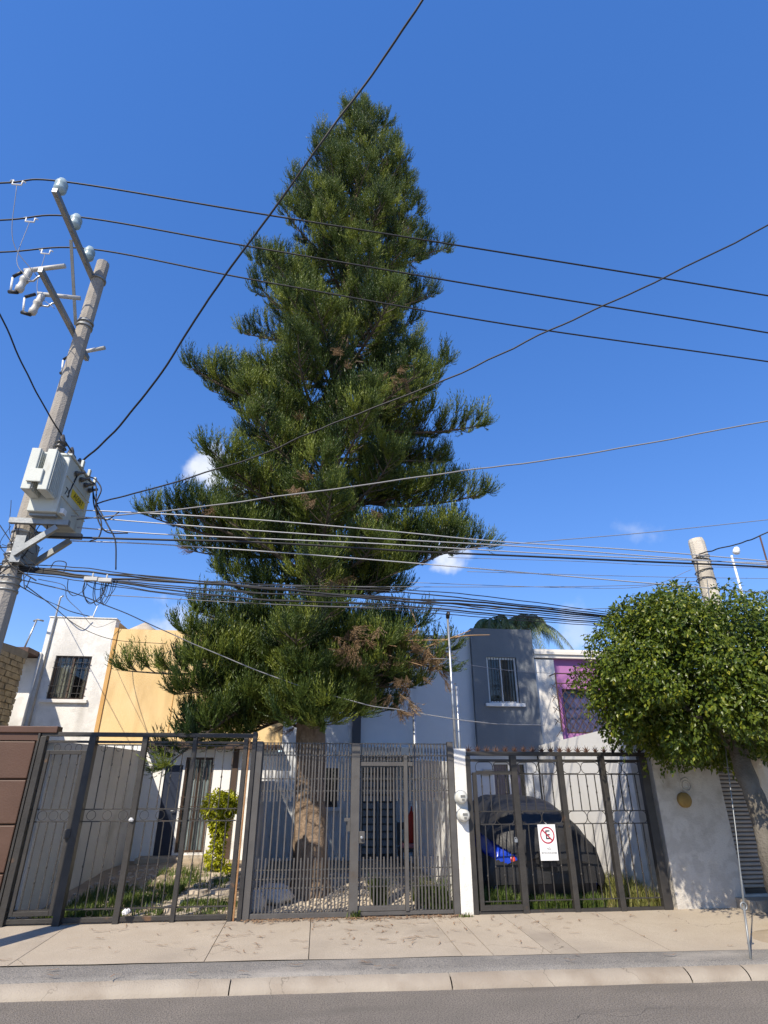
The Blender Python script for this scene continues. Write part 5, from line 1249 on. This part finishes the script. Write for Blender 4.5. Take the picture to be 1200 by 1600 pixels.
wire('service_drop', [(88, 945, 13.4), (110, 955, 13.2), (140, 963, 13.4)], .012, 'black_cable', 'short black wire between the two white house roof masts')
wire('service_drop', [(60, 905, 7.2), (100, 915, 8.5), (105, 935, 9), (125, 955, 11), (150, 980, 13), (185, 968, 13.4)], .006, 'grey_cable', 'looping drop wire in front of the white house parapet')
wire('service_drop', [(12, 910, 7.2), (18, 940, 8), (5, 985, 10)], .006, 'grey_cable', 'thin wire falling to the far left roof')
# transformer leads
for i, (pix, lab) in enumerate(((([(140, 745, 7.4), (150, 750, 7.3), (158, 765, 7.2), (150, 790, 7.2), (165, 812, 7.2), (186, 800, 7.25)]), 'black lead curling from the transformer to the highest bare wire'),
                              ([(138, 750, 7.4), (150, 760, 7.3), (150, 800, 7.2), (165, 830, 7.2), (200, 833, 7.25)], 'black lead curving from the transformer to the third bare wire'),
                              ([(145, 760, 7.5), (147, 790, 7.3), (158, 815, 7.2), (155, 838, 7.2), (140, 846, 7.2)], 'black lead looping down beside the transformer tank'),
                              ([(144, 762, 7.5), (150, 785, 7.3), (168, 820, 7.2), (180, 845, 7.2), (181, 890, 7.2)], 'long black lead falling from the transformer to the telecom bundle'),
                              ([(100, 786, 7.0), (120, 745, 7.1), (128, 728, 7.3)], 'grey lead lying across the transformer number panel'))):
    wire('transformer_lead', pix, .011, 'black_cable', lab, 'transformer leads', n=10)
# loops and closures hung in the bundle
tg_ = MB()
for k in range(9):
    px0 = random.uniform(120, 175); c = at(px0, 905, Y=7.15); w_ = random.uniform(.05, .14); h_ = random.uniform(.12, .34)
    tg_.tube(crom([c + Vector((-w_, 0, 0)), c + Vector((-w_ * .9, random.uniform(-.05, .05), -h_ * .6)), c + Vector((0, 0, -h_)), c + Vector((w_ * .9, 0, -h_ * .6)), c + Vector((w_, 0, 0))], 6), .005, 4, False)
c = at(95, 885, Y=7.15); tg_.tube(crom([c + Vector((-.12, 0, -.05)), c + Vector((-.08, 0, .06)), c + Vector((.05, 0, .05)), c + Vector((.05, 0, -.08))], 6), .006, 4, False)
for k in range(16):
    a_, b_ = at(random.uniform(-10, 55), random.uniform(780, 905), Y=7.05), at(random.uniform(-10, 75), random.uniform(800, 920), Y=7.0); tg_.tube(crom([a_, a_.lerp(b_, .5) + Vector((random.uniform(-.15, .15), 0, random.uniform(-.2, .05))), b_], 6), random.choice([.004, .006, .008]), 4, False)
o = solo('wire_tangle', tg_, 'black_cable', 'tangle of loose wire loops round the pole at bundle height', 'wires', base=at(60, 890, Y=7.1)); o['kind'] = 'stuff'
for i, (px, py, lab) in enumerate(((144, 905, 'pale splice box under the cable bundle, nearer the pole'), (166, 907, 'pale splice box under the cable bundle, farther from the pole'))):
    c = at(px, py, Y=7.12); solo('splice_box', MB().box(c.x - .09, c.x + .07, c.y - .03, c.y + .03, c.z - .025, c.z + .025).tube([c + Vector((.0, 0, .02)), c + Vector((.0, 0, .08))], .012, 6), 'polymer_grey', lab, 'splice box', 'splice boxes', base=c, bevel=.006)
# roof antennas
a0 = at(57, 970, Y=13.3)
an = thing('roof_antenna', 'bent tube antenna on the roof left of the white house', 'antenna', (a0.x, 13.3, 4.3))
part('mast', MB().tube([(a0.x - .12, 13.3, 4.25), (a0.x, 13.3, a0.z)], .02, 6), 'galvanised', an); part('arm', MB().tube([(a0.x - .06, 13.3, a0.z - .01), (a0.x + .02, 13.3, a0.z + .03), (a0.x + .15, 13.3, a0.z)], .02, 6), 'steel_grey', an)
a1 = at(144, 962, Y=13.6)
an = thing('roof_antenna', 'short white antenna stub on the white house parapet', 'antenna', (a1.x, 13.6, 5.1)); part('mast', MB().tube([(a1.x, 13.6, 5.05), (a1.x + .07, 13.6, 5.42)], .013, 6), 'white_plastic', an); part('box', MB().box(a1.x - .08, a1.x + .05, 13.55, 13.65, 5.1, 5.17), 'polymer_grey', an, .008)
a2 = at(303, 962, Y=16); 
wt = thing('water_tank', 'pale tank top glimpsed through the conifer above the yellow roof', 'tank', (a2.x + .3, 16, 4.8)); part('tank', MB().lathe([(0, .45), (.7, .45), (.85, .3), (.92, .12), (.95, .1)], (a2.x + .3, 16, 4.7), n=18), 'cream_trim', wt)
# cut pole over the ficus
cp = thing('cut_pole', 'short pale concrete pole with sawn top rising out of the ficus', 'pole', (6.26, 8.2, .2))
part('shaft', MB().tube([(6.30, 8.2, .15), (6.28, 8.2, 4), (6.25, 8.2, 5.36), (6.245, 8.2, 5.42)], [.16, .135, .125, .11], 12, True, False), 'pole_concrete_pale', cp)
for z in (5.02, 5.08, 4.85, 4.7): part('wire_wrap', MB().ring((6.255, 8.2, z), .14, .008, (.15 * random.choice((-1, 1)), .1, 1), 16), 'black_cable', cp)
wire('service_cable', [(1092, 866, 8.1), (1120, 858, 7.8), (1160, 848, 7.5), (1200, 832, 7.2), (1350, 770, 6.6)], .012, 'black_cable', 'black cable tied round the cut pole and leaving to the right edge', wig=.02)
wire('thin_cable', [(1088, 868, 8.1), (1090, 890, 8.1), (1092, 912, 8.1)], .008, 'black_cable', 'black wire running down the side of the cut pole')
# wifi radio and dark mast behind the ficus
w0 = at(1143, 868, Y=10.5)
wr = thing('radio_antenna', 'small white radio on a thin white mast above the ficus', 'antenna', (w0.x, 10.5, 2.7)); part('mast', MB().tube([(w0.x, 10.5, 2.7), (w0.x, 10.5, w0.z + .0)], .022, 8), 'white_plastic', wr); part('radio', MB().lathe([(-.02, .05), (0, .07), (.06, .07), (.12, .05), (.14, .02)], (w0.x + .08, 10.45, w0.z + .04), (.3, -.2, 1), 12), 'white_plastic', wr)
w1 = at(1186, 838, Y=10.8); w2 = at(1203, 905, Y=10.8)
solo('roof_mast', MB().tube([(w2.x, 10.8, 2.7), (w1.x + .02, 10.8, w1.z)], .018, 6), 'brown_metal_dark', 'thin dark iron mast above the ficus at the right edge', 'mast', base=(w2.x, 10.8, 2.7))
# guy wire
ga = at(1172, 1496, Z=.12)
gw = thing('guy_wire', 'steel guy wire anchored in the pavement at the right edge', 'guy wire', ga)
topg = Vector((6.2, 8.1, 4.7)); pm_ = at(1163, 1420, Y=ga.y + .12)
A_ = ga; g1 = at(1162, 1416, Y=6.84); g2 = at(1150, 1300, Y=7.1); g3 = at(1136, 1190, Y=7.35)
part('rod', MB().tube([ga + Vector((0, 0, -.05)), g1], .012, 6), 'steel_grey', gw); part('eye', MB().ring(g1, .035, .009, (0, 1, 0), 14), 'steel_grey', gw)
part('cable', MB().tube([g1, g2, g3, topg], .007, 5), 'steel_grey', gw); part('cable', MB().tube([g1 + Vector((.012, 0, 0)), g1.lerp(g2, .8)], .006, 5), 'steel_grey', gw)
